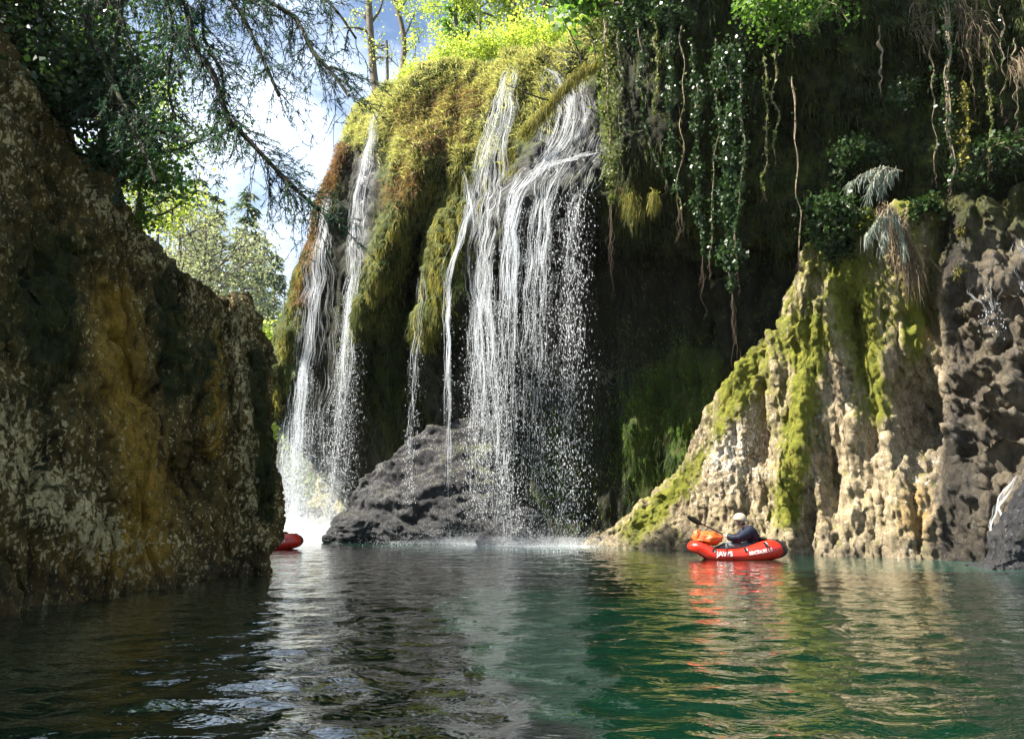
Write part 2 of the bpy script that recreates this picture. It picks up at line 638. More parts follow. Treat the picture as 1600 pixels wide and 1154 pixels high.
for (fx, fy, rr, a) in ((-7.4, 28.2, 2.6, 1.1), (-5.6, 27.2, 1.6, .6), (-.9, 23.4, 1.5, .75), (.6, 22.4, 1.7, .85), (2.0, 22.2, 1.4, .7), (9.6, 14.0, 1.0, .6), (8.9, 15.0, .7, .4)):
    g = np.exp(-((X - fx) ** 2 + (Yw - fy) ** 2) / rr ** 2)
    foam = np.maximum(foam, a * g)
    milk = np.maximum(milk, .8 * np.exp(-((X - fx) ** 2 + (Yw - fy) ** 2) / (rr * 2.2) ** 2))
milk = np.maximum(milk, .75 * np.exp(-(((X - 9) / 3.5) ** 2 + ((Yw - 14) / 2.5) ** 2)))
a_, b_ = gx.shape
ii = np.arange(a_ * b_).reshape(a_, b_)
wf = np.stack([ii[:-1, :-1], ii[1:, :-1], ii[1:, 1:], ii[:-1, 1:]], -1).reshape(-1, 4)
water = mesh('water', wp, wf, M['water'], attrs={'foam': foam, 'milk': milk})
tag(water, 'deep green rippled river pool in the gorge', 'river', kind='structure')
# river bed, so that the water has a ground below it
bed = mesh('ground', np.array([[-110, -40, -4], [75, -40, -4], [75, 168, -4], [-110, 168, -4]], float), [[0, 1, 2, 3]], M['hill'])
tag(bed, 'gravel bed and valley floor below the river', 'ground', kind='structure')


def attrs_of(**k):
    return {a: np.clip(v, 0, 1.2) for a, v in k.items()}


# ------------------------------------------------------------------ the waterfall cliff
def zcol(rows, base, back):
    pts = [P(*r) for r in rows]
    c = pts[0]
    b = np.array(base)
    return [c + np.array(back) * 2.0, c + np.array(back) * .45] + pts + [b, b + [0, .1, -1.6]]


cols = []
BK = (.6, 6, .1)
cols.append(zcol([(640, 150, 37), (640, 200, 36), (620, 285, 36), (600, 360, 36), (580, 450, 36), (560, 560, 36), (560, 620, 37), (560, 700, 38)], W(560, 38), (2, 3, 0)))
cols.append(zcol([(576, 168, 31), (540, 213, 30), (517, 285, 30), (495, 350, 29.5), (474, 430, 29), (446, 540, 28.5), (422, 640, 28), (450, 672, 30)], W(560, 35), BK))
cols.append(zcol([(592, 156, 28.8), (572, 213, 28.2), (550, 300, 28.3), (528, 400, 28.3), (505, 520, 28), (486, 600, 27.9), (470, 655, 27.8), (505, 676, 29.8)], W(575, 33), BK))
cols.append(zcol([(606, 148, 27.6), (592, 200, 27.1), (574, 290, 27.4), (560, 400, 27.7), (552, 500, 27.6), (546, 570, 27.5), (540, 625, 27.4), (562, 650, 29.4)], W(600, 31), BK))
cols.append(zcol([(626, 138, 27), (624, 200, 26), (610, 290, 25.2), (592, 380, 24.9), (575, 450, 24.9), (562, 500, 25.2), (570, 540, 26.6), (600, 640, 28.4)], W(630, 28.8), BK))
cols.append(zcol([(656, 124, 26.4), (656, 195, 25.4), (650, 270, 24.5), (638, 330, 24.4), (622, 420, 25.0), (612, 490, 25.7), (618, 550, 26.7), (640, 650, 27.8)], W(660, 28.2), BK))
cols.append(zcol([(690, 110, 25.9), (696, 185, 25.1), (692, 260, 24.6), (672, 330, 25.4), (655, 400, 26.3), (650, 480, 26.6), (652, 560, 26.9), (670, 660, 27.3)], W(690, 27.2), BK))
cols.append(zcol([(736, 100, 25.1), (742, 180, 24.4), (730, 260, 23.9), (706, 340, 23.5), (685, 420, 23.5), (662, 515, 23.7), (672, 550, 25.3), (700, 660, 26.4)], W(720, 26.4), BK))
cols.append(zcol([(776, 95, 24.5), (778, 180, 23.8), (768, 260, 23.3), (746, 340, 23.1), (727, 420, 23.1), (708, 500, 23.4), (718, 540, 25.1), (750, 660, 26)], W(760, 26), BK))
cols.append(zcol([(812, 94, 23.9), (800, 170, 23.3), (792, 240, 22.9), (780, 310, 22.5), (764, 390, 22.5), (752, 450, 22.8), (762, 500, 24.8), (800, 660, 25.5)], W(810, 25.5), BK))
cols.append(zcol([(850, 92, 23.2), (846, 150, 22.8), (838, 205, 22.3), (828, 258, 21.5), (812, 300, 21.2), (803, 345, 21.3), (815, 390, 23.8), (840, 630, 24.8)], W(850, 24.8), BK))
cols.append(zcol([(895, 80, 22.7), (892, 145, 22.2), (886, 200, 21.8), (880, 246, 21.0), (878, 280, 20.6), (878, 312, 20.7), (880, 370, 23.6), (890, 630, 24.4)], W(900, 24.2), BK))
cols.append(zcol([(932, 55, 21.9), (935, 130, 21.4), (936, 195, 20.9), (937, 245, 20.4), (938, 285, 20.1), (940, 318, 20.3), (940, 380, 23), (945, 630, 23.8)], W(945, 23.6), BK))
cols.append(zcol([(960, 15, 20.9), (962, 95, 19.9), (965, 175, 19.4), (970, 245, 19.3), (975, 295, 19.5), (980, 340, 19.9), (985, 400, 22.4), (1000, 630, 23.3)], W(990, 23.1), BK))
RK = (.4, 5, .6)
cols.append(zcol([(1010, -45, 19.5), (1015, 40, 18.7), (1020, 130, 18.7), (1025, 220, 19), (1030, 290, 19.5), (1035, 345, 20.2), (1040, 420, 22.1), (1050, 630, 22.7)], W(1050, 22.3), RK))
cols.append(zcol([(1090, -80, 18.8), (1092, 25, 18.0), (1098, 115, 18.5), (1100, 215, 19.1), (1105, 300, 19.7), (1108, 360, 20.3), (1110, 440, 21.5), (1120, 630, 21.9)], W(1120, 21.4), RK))
cols.append(zcol([(1180, -110, 18.2), (1182, 15, 17.5), (1185, 105, 18.1), (1190, 215, 18.9), (1195, 300, 19.4), (1200, 365, 19.9), (1200, 450, 20.7), (1200, 630, 20.9)], W(1200, 20.4), RK))
cols.append(zcol([(1280, -130, 17.6), (1282, 5, 17.0), (1285, 105, 17.6), (1290, 215, 18.5), (1295, 300, 19), (1300, 370, 19.3), (1300, 460, 19.7), (1300, 630, 19.9)], W(1300, 19.4), RK))
cols.append(zcol([(1400, -150, 17), (1402, -5, 16.4), (1405, 100, 17), (1410, 210, 17.8), (1415, 300, 18.2), (1420, 370, 18.4), (1420, 460, 18.6), (1420, 630, 18.7)], W(1420, 18.4), RK))
cols.append(zcol([(1530, -160, 16.2), (1532, -10, 15.6), (1535, 95, 16.2), (1540, 205, 16.9), (1545, 290, 17.2), (1550, 370, 17.4), (1550, 460, 17.6), (1550, 630, 17.7)], W(1550, 17.4), RK))
cols.append(zcol([(1700, -180, 15.2), (1702, -15, 14.6), (1705, 90, 15.1), (1710, 200, 15.7), (1715, 290, 16), (1720, 370, 16.2), (1720, 460, 16.3), (1720, 630, 16.4)], W(1720, 16.2), RK))
cols.append(zcol([(1950, -220, 13), (1952, -25, 12.6), (1955, 85, 13), (1960, 200, 13.4), (1965, 290, 13.6), (1970, 370, 13.8), (1970, 460, 13.9), (1970, 630, 14)], W(1970, 13.8), RK))
cliff = Sheet(cols, 26, 36)
p = cliff.V
x_, y_ = cliff.px, cliff.py
below = cliff.u.ravel()
v = cliff.v.ravel()
rib = fbm(p * [1.1, 1.1, .16], 4)
amt = .35 * fbm(p * .45 + 5, 3) + .28 * rib + .10 * ridged(p * [1.8, 1.8, .9], 4)
rightside = sstep(990, 1090, x_)
amt = amt + rightside * (.55 * fbm(p * [.5, .5, .35] + 40, 4) + .12 * rib)
amt = amt * sstep(0.5, 2.2, v)
cliff.push(amt)
p, x_, y_ = cliff.V, cliff.px, cliff.py
fine = .055 * fbm(p * [4, 4, 2] + 2, 4) + .03 * ridged(p * 9, 3)
curt = np.maximum.reduce([segblob(x_, y_, [(660, 210), (640, 330), (580, 490)], 34), segblob(x_, y_, [(740, 200), (700, 360), (662, 510)], 26),
                          segblob(x_, y_, [(500, 330), (460, 480), (430, 620)], 16), .8 * segblob(x_, y_, [(945, 60), (955, 250)], 16)])
drape = curt * (.16 * (1 - np.abs(perlin(p * [3.2, 3.2, .35])) * 3) + .10 * perlin(p * [7, 7, .6]))
cliff.push(fine + drape)
p, x_, y_, v, n_ = cliff.V, cliff.px, cliff.py, cliff.v.ravel(), cliff.n
gz0 = np.maximum(segblob(x_, y_, [(600, 190), (660, 175), (740, 140), (830, 100)], 40), segblob(x_, y_, [(620, 230), (690, 240), (760, 230), (800, 180)], 40))
low = sstep(7.2, 8.5, v)          # under the lip
moss = .32 + .9 * np.where((v < 3.2) & (x_ < 960), 1, 0) + .65 * gz0 + .35 * segblob(x_, y_, [(770, 120), (850, 190)], 40) + .9 * curt + .55 * np.clip(n_[:, 2], 0, 1) - .35 * low
moss = moss + .5 * gauss(x_, y_, 880, 740, 60, 60) + 1.7 * gauss(x_, y_, 1050, 690, 85, 130) + .5 * gauss(x_, y_, 780, 760, 40, 60) + .35 * gauss(x_, y_, 600, 600, 40, 80)
moss = moss - .8 * segblob(x_, y_, [(545, 240), (520, 330), (500, 450), (495, 600)], 22) - .5 * segblob(x_, y_, [(650, 360), (640, 480)], 16)
moss = moss + rightside * .12 - .25 * low * (1 - rightside)
cas = np.maximum.reduce([segblob(x_, y_, [(795, 110), (775, 200), (765, 280), (750, 400)], 16), segblob(x_, y_, [(870, 120), (885, 200), (870, 250), (812, 310)], 38),
                         segblob(x_, y_, [(585, 190), (565, 320), (556, 420)], 14), segblob(x_, y_, [(930, 240), (880, 250)], 22)])
wet = np.clip(.08 * low + cas + .1, 0, 1)
moss = moss - .4 * cas
pale = .28 * cas + .1 + .5 * gauss(x_, y_, 950, 590, 30, 30) + .45 * gauss(x_, y_, 1500, 120, 60, 140)
ochre = .15 + .45 * gauss(x_, y_, 630, 320, 40, 40) + .6 * gauss(x_, y_, 1000, 310, 40, 40)
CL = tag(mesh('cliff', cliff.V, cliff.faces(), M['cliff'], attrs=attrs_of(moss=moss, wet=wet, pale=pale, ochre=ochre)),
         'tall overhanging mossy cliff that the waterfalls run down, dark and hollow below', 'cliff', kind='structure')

# ------------------------------------------------------------------ the pale buttress at the right
bt = [  # base px, base Y, crest (px, py, Y)
    (900, 22.6, (930, 846, 23.2)), (945, 21.6, (950, 842, 22.2)), (1000, 20.5, (1003, 790, 21.8)), (1060, 19.6, (1060, 742, 21)), (1110, 19, (1105, 675, 20.2)),
    (1160, 18.5, (1148, 588, 19.5)), (1202, 18.2, (1192, 537, 18.9)), (1245, 17.9, (1240, 508, 18.3)), (1275, 17.6, (1262, 415, 17.9)),
    (1320, 17.2, (1315, 360, 17.5)), (1390, 16.6, (1390, 333, 17)), (1460, 16, (1462, 322, 16.6)), (1530, 15.2, (1532, 318, 16.1)),
    (1620, 14.2, (1625, 300, 15.4)), (1760, 13, (1765, 290, 14.3)), (2000, 11.5, (2000, 280, 12.8))]
net = []
for bx, bY, (cx, cy, cY) in bt:
    b = W(bx, bY)
    c = P(cx, cy, cY)
    col = [c + [.5, 5.5, -.6], c + [.15, 1.6, -.15], c]
    for t in (.12, .3, .5, .68, .85):
        q = c + (b - c) * t
        e = -.22 * math.sin(math.pi * t) * (c[2]) * .12 + .10 * math.sin(math.pi * 2 * t)
        q[1] -= e * 1.2
        q[0] += e * .3
        col.append(q)
    col += [b, b + [0, -.25, -1.4]]
    net.append(col)
butt = Sheet(net, 34, 44)
p, x_, y_, v = butt.V, butt.px, butt.py, butt.v.ravel()
rib = fbm(p * [1.3, 1.3, .22] + 7, 4)
amt = .42 * rib + .22 * fbm(p * .8 + 3, 4)
# deep hollow, chimneys and notches
amt = amt - 1.2 * gauss(x_, y_, 1438, 640, 28, 80, -8) + .3 * gauss(x_, y_, 1400, 540, 26, 50) - .45 * gauss(x_, y_, 1400, 560, 18, 70) - .5 * gauss(x_, y_, 1255, 820, 11, 50)
amt = amt - .4 * gauss(x_, y_, 1300, 760, 22, 70) + .25 * gauss(x_, y_, 1390, 590, 24, 60) + .25 * segblob(x_, y_, [(1240, 520), (1250, 640), (1225, 780)], 18)
amt = amt + .28 * gauss(x_, y_, 1130, 730, 40, 60) + .3 * gauss(x_, y_, 1340, 420, 50, 50) - .35 * segblob(x_, y_, [(1480, 330), (1450, 460), (1470, 560)], 12)
amt = amt - .3 * segblob(x_, y_, [(1190, 600), (1180, 720)], 9) - .3 * segblob(x_, y_, [(1330, 470), (1350, 560), (1370, 700)], 14)
tr = sstep(1462, 1500, x_)        # the terraces
saw = ((p[:, 2] + .30 * fbm(p * [.7, .7, .5], 3)) * 1.7) % 1.0
tmask = tr * sstep(1.6, 2.4, p[:, 2]) * (1 - sstep(5.4, 6.0, p[:, 2]))
amt = amt * (1 - .5 * tmask) + tmask * (.52 * (saw ** 1.6 * sstep(1.0, .93, saw) - .3) * np.clip(.7 + 1.2 * perlin(p * [.8, .8, .4] + 9), .1, 1.3)) + tr * .35 * fbm(p * 1.1 + 20, 3)
amt = amt * sstep(.6, 2.0, v) * (.6 + .5 * sstep(1140, 1260, x_))
butt.push(amt)
p, x_, y_ = butt.V, butt.px, butt.py
pore = sstep(.18, .5, perlin(p * [6.5, 6.5, 4.5] + 13)) * (1 - .85 * sstep(1440, 1490, x_))
butt.push((-.06 * pore * (.4 + .6 * sstep(-.2, .3, perlin(p * .9 + 3))) + .045 * fbm(p * [3.6, 3.6, 1.4] + 2, 4) +   .10 * fbm(p * [3.2, 3.2, .45] + 8, 3) + .028 * ridged(p * [4.4, 4.4, 1.9], 4) + .032 * fbm(p * [11, 11, 6], 4)))
p, x_, y_, v, n_ = butt.V, butt.px, butt.py, butt.v.ravel(), butt.n
tr = sstep(1455, 1490, x_)
moss = .27 + .6 * segblob(x_, y_, [(1265, 520), (1255, 620), (1235, 740), (1230, 800)], 26) + .5 * segblob(x_, y_, [(1320, 420), (1350, 520), (1370, 640)], 26)
moss = moss + .5 * segblob(x_, y_, [(1150, 590), (1120, 690), (1060, 760), (990, 830)], 22) + .5 * gauss(x_, y_, 1430, 520, 20, 50) + .7 * gauss(x_, y_, 1540, 310, 80, 22)
moss = moss + .25 * sstep(4, 6, p[:, 2]) + .35 * gauss(x_, y_, 1180, 590, 40, 60) + .3 * np.clip(n_[:, 2] - .3, 0, 1) - .45 * tr * (1 - sstep(6, 7, p[:, 2]))
moss = moss - .5 * gauss(x_, y_, 1140, 715, 50, 36)
pale = .12 + .55 * gauss(x_, y_, 1140, 715, 60, 50) + .25 * gauss(x_, y_, 1470, 720, 60, 120) + .3 * gauss(x_, y_, 1330, 430, 60, 40) + .2 * gauss(x_, y_, 1180, 640, 40, 50) - .1 * tr
ochre = .12 + .7 * segblob(x_, y_, [(1420, 400), (1440, 520)], 24) + .55 * gauss(x_, y_, 1430, 800, 34, 60) + .2 * gauss(x_, y_, 1250, 700, 60, 80)
wet = .9 * tr + .6 * gauss(x_, y_, 1480, 760, 40, 120) + .5 * (1 - sstep(.1, .8, p[:, 2])) + .5 * gauss(x_, y_, 1480, 400, 30, 70)
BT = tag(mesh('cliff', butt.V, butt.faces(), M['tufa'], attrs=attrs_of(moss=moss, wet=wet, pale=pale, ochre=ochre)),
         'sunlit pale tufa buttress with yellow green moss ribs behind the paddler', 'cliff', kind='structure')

# ------------------------------------------------------------------ the shaded rock wall at the left
lt = [(-900, 3.6, (-900, -900, 5.0)), (-500, 4.4, (-520, -420, 6.4)), (-250, 5.6, (-270, -200, 8)), (-100, 6.5, (-115, -75, 9)), (0, 7.3, (-4, 28, 9.7)), (60, 7.9, (55, 182, 10.2)), (120, 8.6, (114, 252, 10.7)),
      (180, 9.3, (180, 322, 11.2)), (240, 10.0, (240, 385, 11.7)), (300, 10.9, (298, 447, 12.3)), (345, 11.6, (336, 476, 12.9)), (380, 12.1, (372, 484, 13.3)), (406, 12.4, (398, 520, 13.5))]
net = []
for yy in (-9.0, -3.0, 1.0):  # unseen wall towards and behind the camera, added to shade the near water
    b, c = np.array([-5.4, yy, 0]), np.array([-7.4, yy, 9.0])
    net.append([c + [-6, .5, .3], c + [-1.6, .1, .15], c] + [c + (b - c) * t + [.3 * math.sin(math.pi * t), 0, 0] for t in (.1, .28, .46, .64, .82)] + [b, b + [.1, 0, -1.6]])
for bx, bY, (cx, cy, cY) in lt:
    b, c = W(bx, bY), P(cx, cy, cY)
    col = [c + [-2.5, 7, .3], c + [-.5, 1.8, .15], c]
    for t in (.1, .28, .46, .64, .82):
        q = c + (b - c) * t
        e = .5 * math.sin(math.pi * t) * min(c[2] / 5, 1)
        q += np.array([.35, -.6, 0]) * e
        col.append(q)
    col += [b, b + [.1, -.3, -1.6]]
    net.append(col)
side = [P(406, 548, 14.2), P(411, 580, 13.9), P(410, 640, 13.6), P(420, 700, 13.3), P(427, 765, 13.1), P(421, 830, 12.9), W(409, 12.7)]
net.append([side[0] + [-2.5, 7, .3], side[0] + [-.5, 1.8, .1]] + side + [side[-1] + [.1, 0, -1.6]])
side = [P(380, 560, 16.5), P(380, 600, 16.5), P(380, 650, 16.5), P(385, 700, 16.5), P(388, 760, 16.5), P(388, 815, 16.5), W(375, 16.5)]
net.append([side[0] + [-3, 6, .2], side[0] + [-1, 2, .1]] + side + [side[-1] + [0, 0, -1.6]])
side = [P(250, 560, 22), P(250, 600, 22), P(250, 650, 22), P(250, 700, 22), P(250, 760, 22), P(250, 800, 22), W(250, 22)]
net.append([side[0] + [-3, 4, .2], side[0] + [-1.5, 2, .1]] + side + [side[-1] + [0, 0, -1.6]])
left = Sheet(net, 36, 46)
p, x_, y_, v = left.V, left.px, left.py, left.v.ravel()
amt = .30 * fbm(p * [.9, .9, .4] + 31, 4) + .14 * fbm(p * [1.8, 1.8, .5] + 3, 3)
amt = amt - .42 * segblob(x_, y_, [(160, 500), (195, 525), (212, 570), (228, 625)], 9) - .7 * gauss(x_, y_, 300, 740, 36, 40) + .22 * gauss(x_, y_, 330, 640, 36, 90)
amt = amt + .25 * segblob(x_, y_, [(120, 330), (130, 600)], 26) - .2 * segblob(x_, y_, [(345, 490), (352, 560), (350, 680)], 11) - .22 * segblob(x_, y_, [(262, 470), (270, 600), (270, 760)], 16)
amt = amt + .2 * gauss(x_, y_, 385, 560, 22, 60) + .2 * gauss(x_, y_, 80, 780, 130, 70)
amt = amt * sstep(.6, 2.0, v) * sstep(-.2, 1, 8.6 - v) * .9
left.push(amt)
p, x_, y_ = left.V, left.px, left.py
crust = sstep(-.1, .5, fbm(p * [2.2, 2.2, .8] + 50, 3))
vo = perlin(p * [9, 9, 5]) * .06 + np.abs(perlin(p * [6, 6, 3.2] + 4)) * .13 - .03
crk = np.clip(1 - np.abs(perlin(p * [1.1, 1.1, .38] + 71)) * 13, 0, 1)
left.push(-.16 * crk - .05 * np.clip(1 - np.abs(perlin(p * [2.6, 2.6, 1.3] + 33)) * 9, 0, 1) + .085 * fbm(p * [4.2, 4.2, 2.0] + 2, 5) + .05 * ridged(p * [3, 3, 1.1] + 6, 4) + crust * vo + .018 * fbm(p * 19, 3))
p, x_, y_, v, n_ = left.V, left.px, left.py, left.v.ravel(), left.n
panel = segblob(x_, y_, [(175, 470), (190, 600), (230, 760), (225, 860)], 48)
moss = .34 + .45 * gauss(x_, y_, 80, 480, 75, 130) + .4 * segblob(x_, y_, [(258, 440), (270, 600)], 30) + .5 * segblob(x_, y_, [(400, 560), (415, 700), (415, 800)], 14) + .3 * gauss(x_, y_, 325, 580, 22, 80) - .5 * panel + .5 * np.clip(n_[:, 2] - .35, 0, 1)
ochre = .12 + .5 * panel + .5 * segblob(x_, y_, [(335, 520), (335, 700)], 22) + .3 * gauss(x_, y_, 150, 880, 120, 60)
pale = .31 + .5 * segblob(x_, y_, [(0, 680), (60, 760), (170, 840)], 60) + .40 * segblob(x_, y_, [(370, 500), (385, 600), (400, 840)], 26) + .36 * segblob(x_, y_, [(130, 290), (260, 420), (330, 500)], 16) + .2 * gauss(x_, y_, 15, 230, 50, 160) + .15 * gauss(x_, y_, 280, 870, 90, 40) - .2 * panel  # white crust, spread wider to stand in for glints off the wet rock
wet = .35 * (1 - sstep(.05, .7, p[:, 2])) + .15
LT = tag(mesh('cliff', left.V, left.faces(), M['shade_rock'], attrs=attrs_of(moss=moss, wet=wet, pale=pale, ochre=ochre)),
         'shaded rock wall with white crust, ochre streaks and dark moss beside the near water', 'cliff', kind='structure')


# ------------------------------------------------------------------ boulders
def ridge_rock(name, prof, Y0, lean, depth, mat, label, du=20, dv=22, rough=.2, fields=None, seed=0):
    # prof: crest pixels from left to right; base at the water at distance Y0(px)
    net = []
    for i, (cx, cy) in enumerate(prof):
        Yb = Y0(cx) if callable(Y0) else Y0
        b = W(cx, Yb)
        hgt = max(P(cx, cy, Yb + lean)[2], .02)
        k = lean * min(1.0, hgt / 2.5) + .15
        c = P(cx, cy, Yb + k)
        bk = np.array([c[0], c[1] + depth, 0])
        net.append([bk + [0, 0, -1.2], bk, c + (bk - c) * .55 + [0, 0, c[2] * .25], c, c + (b - c) * .2 + [0, -.12 * k, .06], c + (b - c) * .5 + [0, -.25 * k, .05], c + (b - c) * .8 + [0, -.2 * k, 0], b, b + [0, -.2, -1.2]])
    first, last = np.array(net[0]), np.array(net[-1])
    s = Sheet(net, du, dv)
    q = s.V
    s.push(rough * 1.3 * fbm(q * [.8, .8, 1.3] + seed, 4) + rough * .22 * ridged(q * [1.6, 1.6, 3.2] + seed, 3))
    q = s.V
    s.push(.035 * fbm(q * 7 + seed, 4))
    f = fields(s) if fields else {}
    base = dict(moss=np.full(len(s.V), .15), wet=np.full(len(s.V), .5), pale=np.full(len(s.V), .2), ochre=np.full(len(s.V), .1))
    base.update(f)
    o = tag(mesh(name, s.V, s.faces(), mat, attrs=attrs_of(**base)), label, 'boulder')
    return s, o


def f_big(s):
    m = .1 + .5 * np.clip(s.n[:, 2] - .2, 0, 1) + .3 * gauss(s.px, s.py, 760, 720, 30, 60)
    return dict(moss=m, wet=np.clip(1.0 - .35 * s.V[:, 2], .2, 1), pale=.2 + .35 * np.clip(s.n[:, 2], 0, 1))


boul, _ = ridge_rock('boulder', [(508, 848), (528, 815), (562, 762), (600, 716), (640, 690), (690, 662), (735, 655), (765, 668), (790, 740), (812, 800), (830, 848)], lambda x: 24.6 - (x - 508) * .004, 1.6, 2.2,
                     M['boulder'], 'large wet grey boulder leaning under the middle waterfall', fields=f_big, rough=.22, seed=3)
pil, _ = ridge_rock('boulder', [(484, 838), (492, 800), (500, 720), (512, 655), (528, 640), (538, 680), (543, 760), (552, 800), (570, 838)], 31.0, 1.0, 1.5, M['tufa'],
                    'pale sunlit tufa pillar behind the far left waterfall', fields=lambda s: dict(moss=np.full(len(s.V), .55), wet=np.full(len(s.V), .2)), rough=.3, seed=11)
spl, _ = ridge_rock('boulder', [(745, 850), (775, 822), (805, 800), (832, 800), (850, 828), (872, 850)], 22.6, .7, 1.0, M['boulder'],
                    'low splashed rock at the foot of the main waterfall', rough=.12, seed=23)
lowr, _ = ridge_rock('boulder', [(1555, 905), (1570, 825), (1590, 775), (1625, 750), (1660, 800), (1680, 890)], 13.3, .5, .9, M['boulder'],
                     'dark rounded wet rock at the water under the small right waterfall', rough=.14, seed=37)

# ------------------------------------------------------------------ far hillsides
hu = np.linspace(0, 1, 90)
hv = np.linspace(0, 1, 60)
U, V_ = np.meshgrid(hu, hv, indexing='ij')
hx = -75 + U * 62 + V_ * 18
hy = 42 + V_ * 110 - (1 - U) * 10
hz = -.6 + np.clip(V_, 0, 1) ** 1.1 * 24 * (1 - .25 * U) * (.35 + .65 * (1 - U) + .25 * V_) + np.clip(.75 - U, 0, 1) * 10
hp = np.stack([hx.ravel(), hy.ravel(), hz.ravel()], 1)
hp[:, 2] += 2.2 * fbm(hp * .07, 4) * sstep(0, .1, V_.ravel())
ii = np.arange(hp.shape[0]).reshape(U.shape)
hf = np.stack([ii[:-1, :-1], ii[1:, :-1], ii[1:, 1:], ii[:-1, 1:]], -1).reshape(-1, 4)
o_ = np.full(len(hp), .3)
tag(mesh('hill', hp, hf, M['hill'], attrs=dict(moss=o_ * 2, wet=o_ * 0, pale=o_, ochre=o_)), 'wooded hillside rising far behind the left rock wall', 'hill', kind='structure')
# ------------------------------------------------------------------ waterfalls
G_ = 9.8


def fall_path(sheet, way, z_end=0.0, v0=.5, lift=.07, out=None):
    """path over the rock through picture way-points, then a free fall to z_end"""
    pts = []
    for (x0, y0), (x1, y1) in zip(way[:-1], way[1:]):
        k = max(2, int(math.hypot(x1 - x0, y1 - y0) / 7))
        for j in range(k):
            a, n = sheet.pick(x0 + (x1 - x0) * j / k, y0 + (y1 - y0) * j / k, 5)
            pts.append(a + n * lift)
    a, n = sheet.pick(*way[-1], 5)
    pts.append(a + n * lift)
    pts = np.array(pts)
    # monotone, smoothed
    for _ in range(3):
        pts[1:-1] = .25 * pts[:-2] + .5 * pts[1:-1] + .25 * pts[2:]
    n_on = len(pts)
    d = np.array(out if out is not None else [n[0], n[1], 0.0])
    d = unit(d)
    h = max(pts[-1][2] - z_end, .2)
    T = math.sqrt(2 * h / G_)
    t = np.linspace(0, T, 26)[1:]
    fall = pts[-1] + d * (v0 * t)[:, None]
    fall[:, 2] -= .5 * G_ * t ** 2
    full = np.concatenate([pts, fall])
    s = np.r_[0, np.cumsum(np.linalg.norm(np.diff(full, axis=0), axis=1))]
    return full, s, s[n_on - 1]


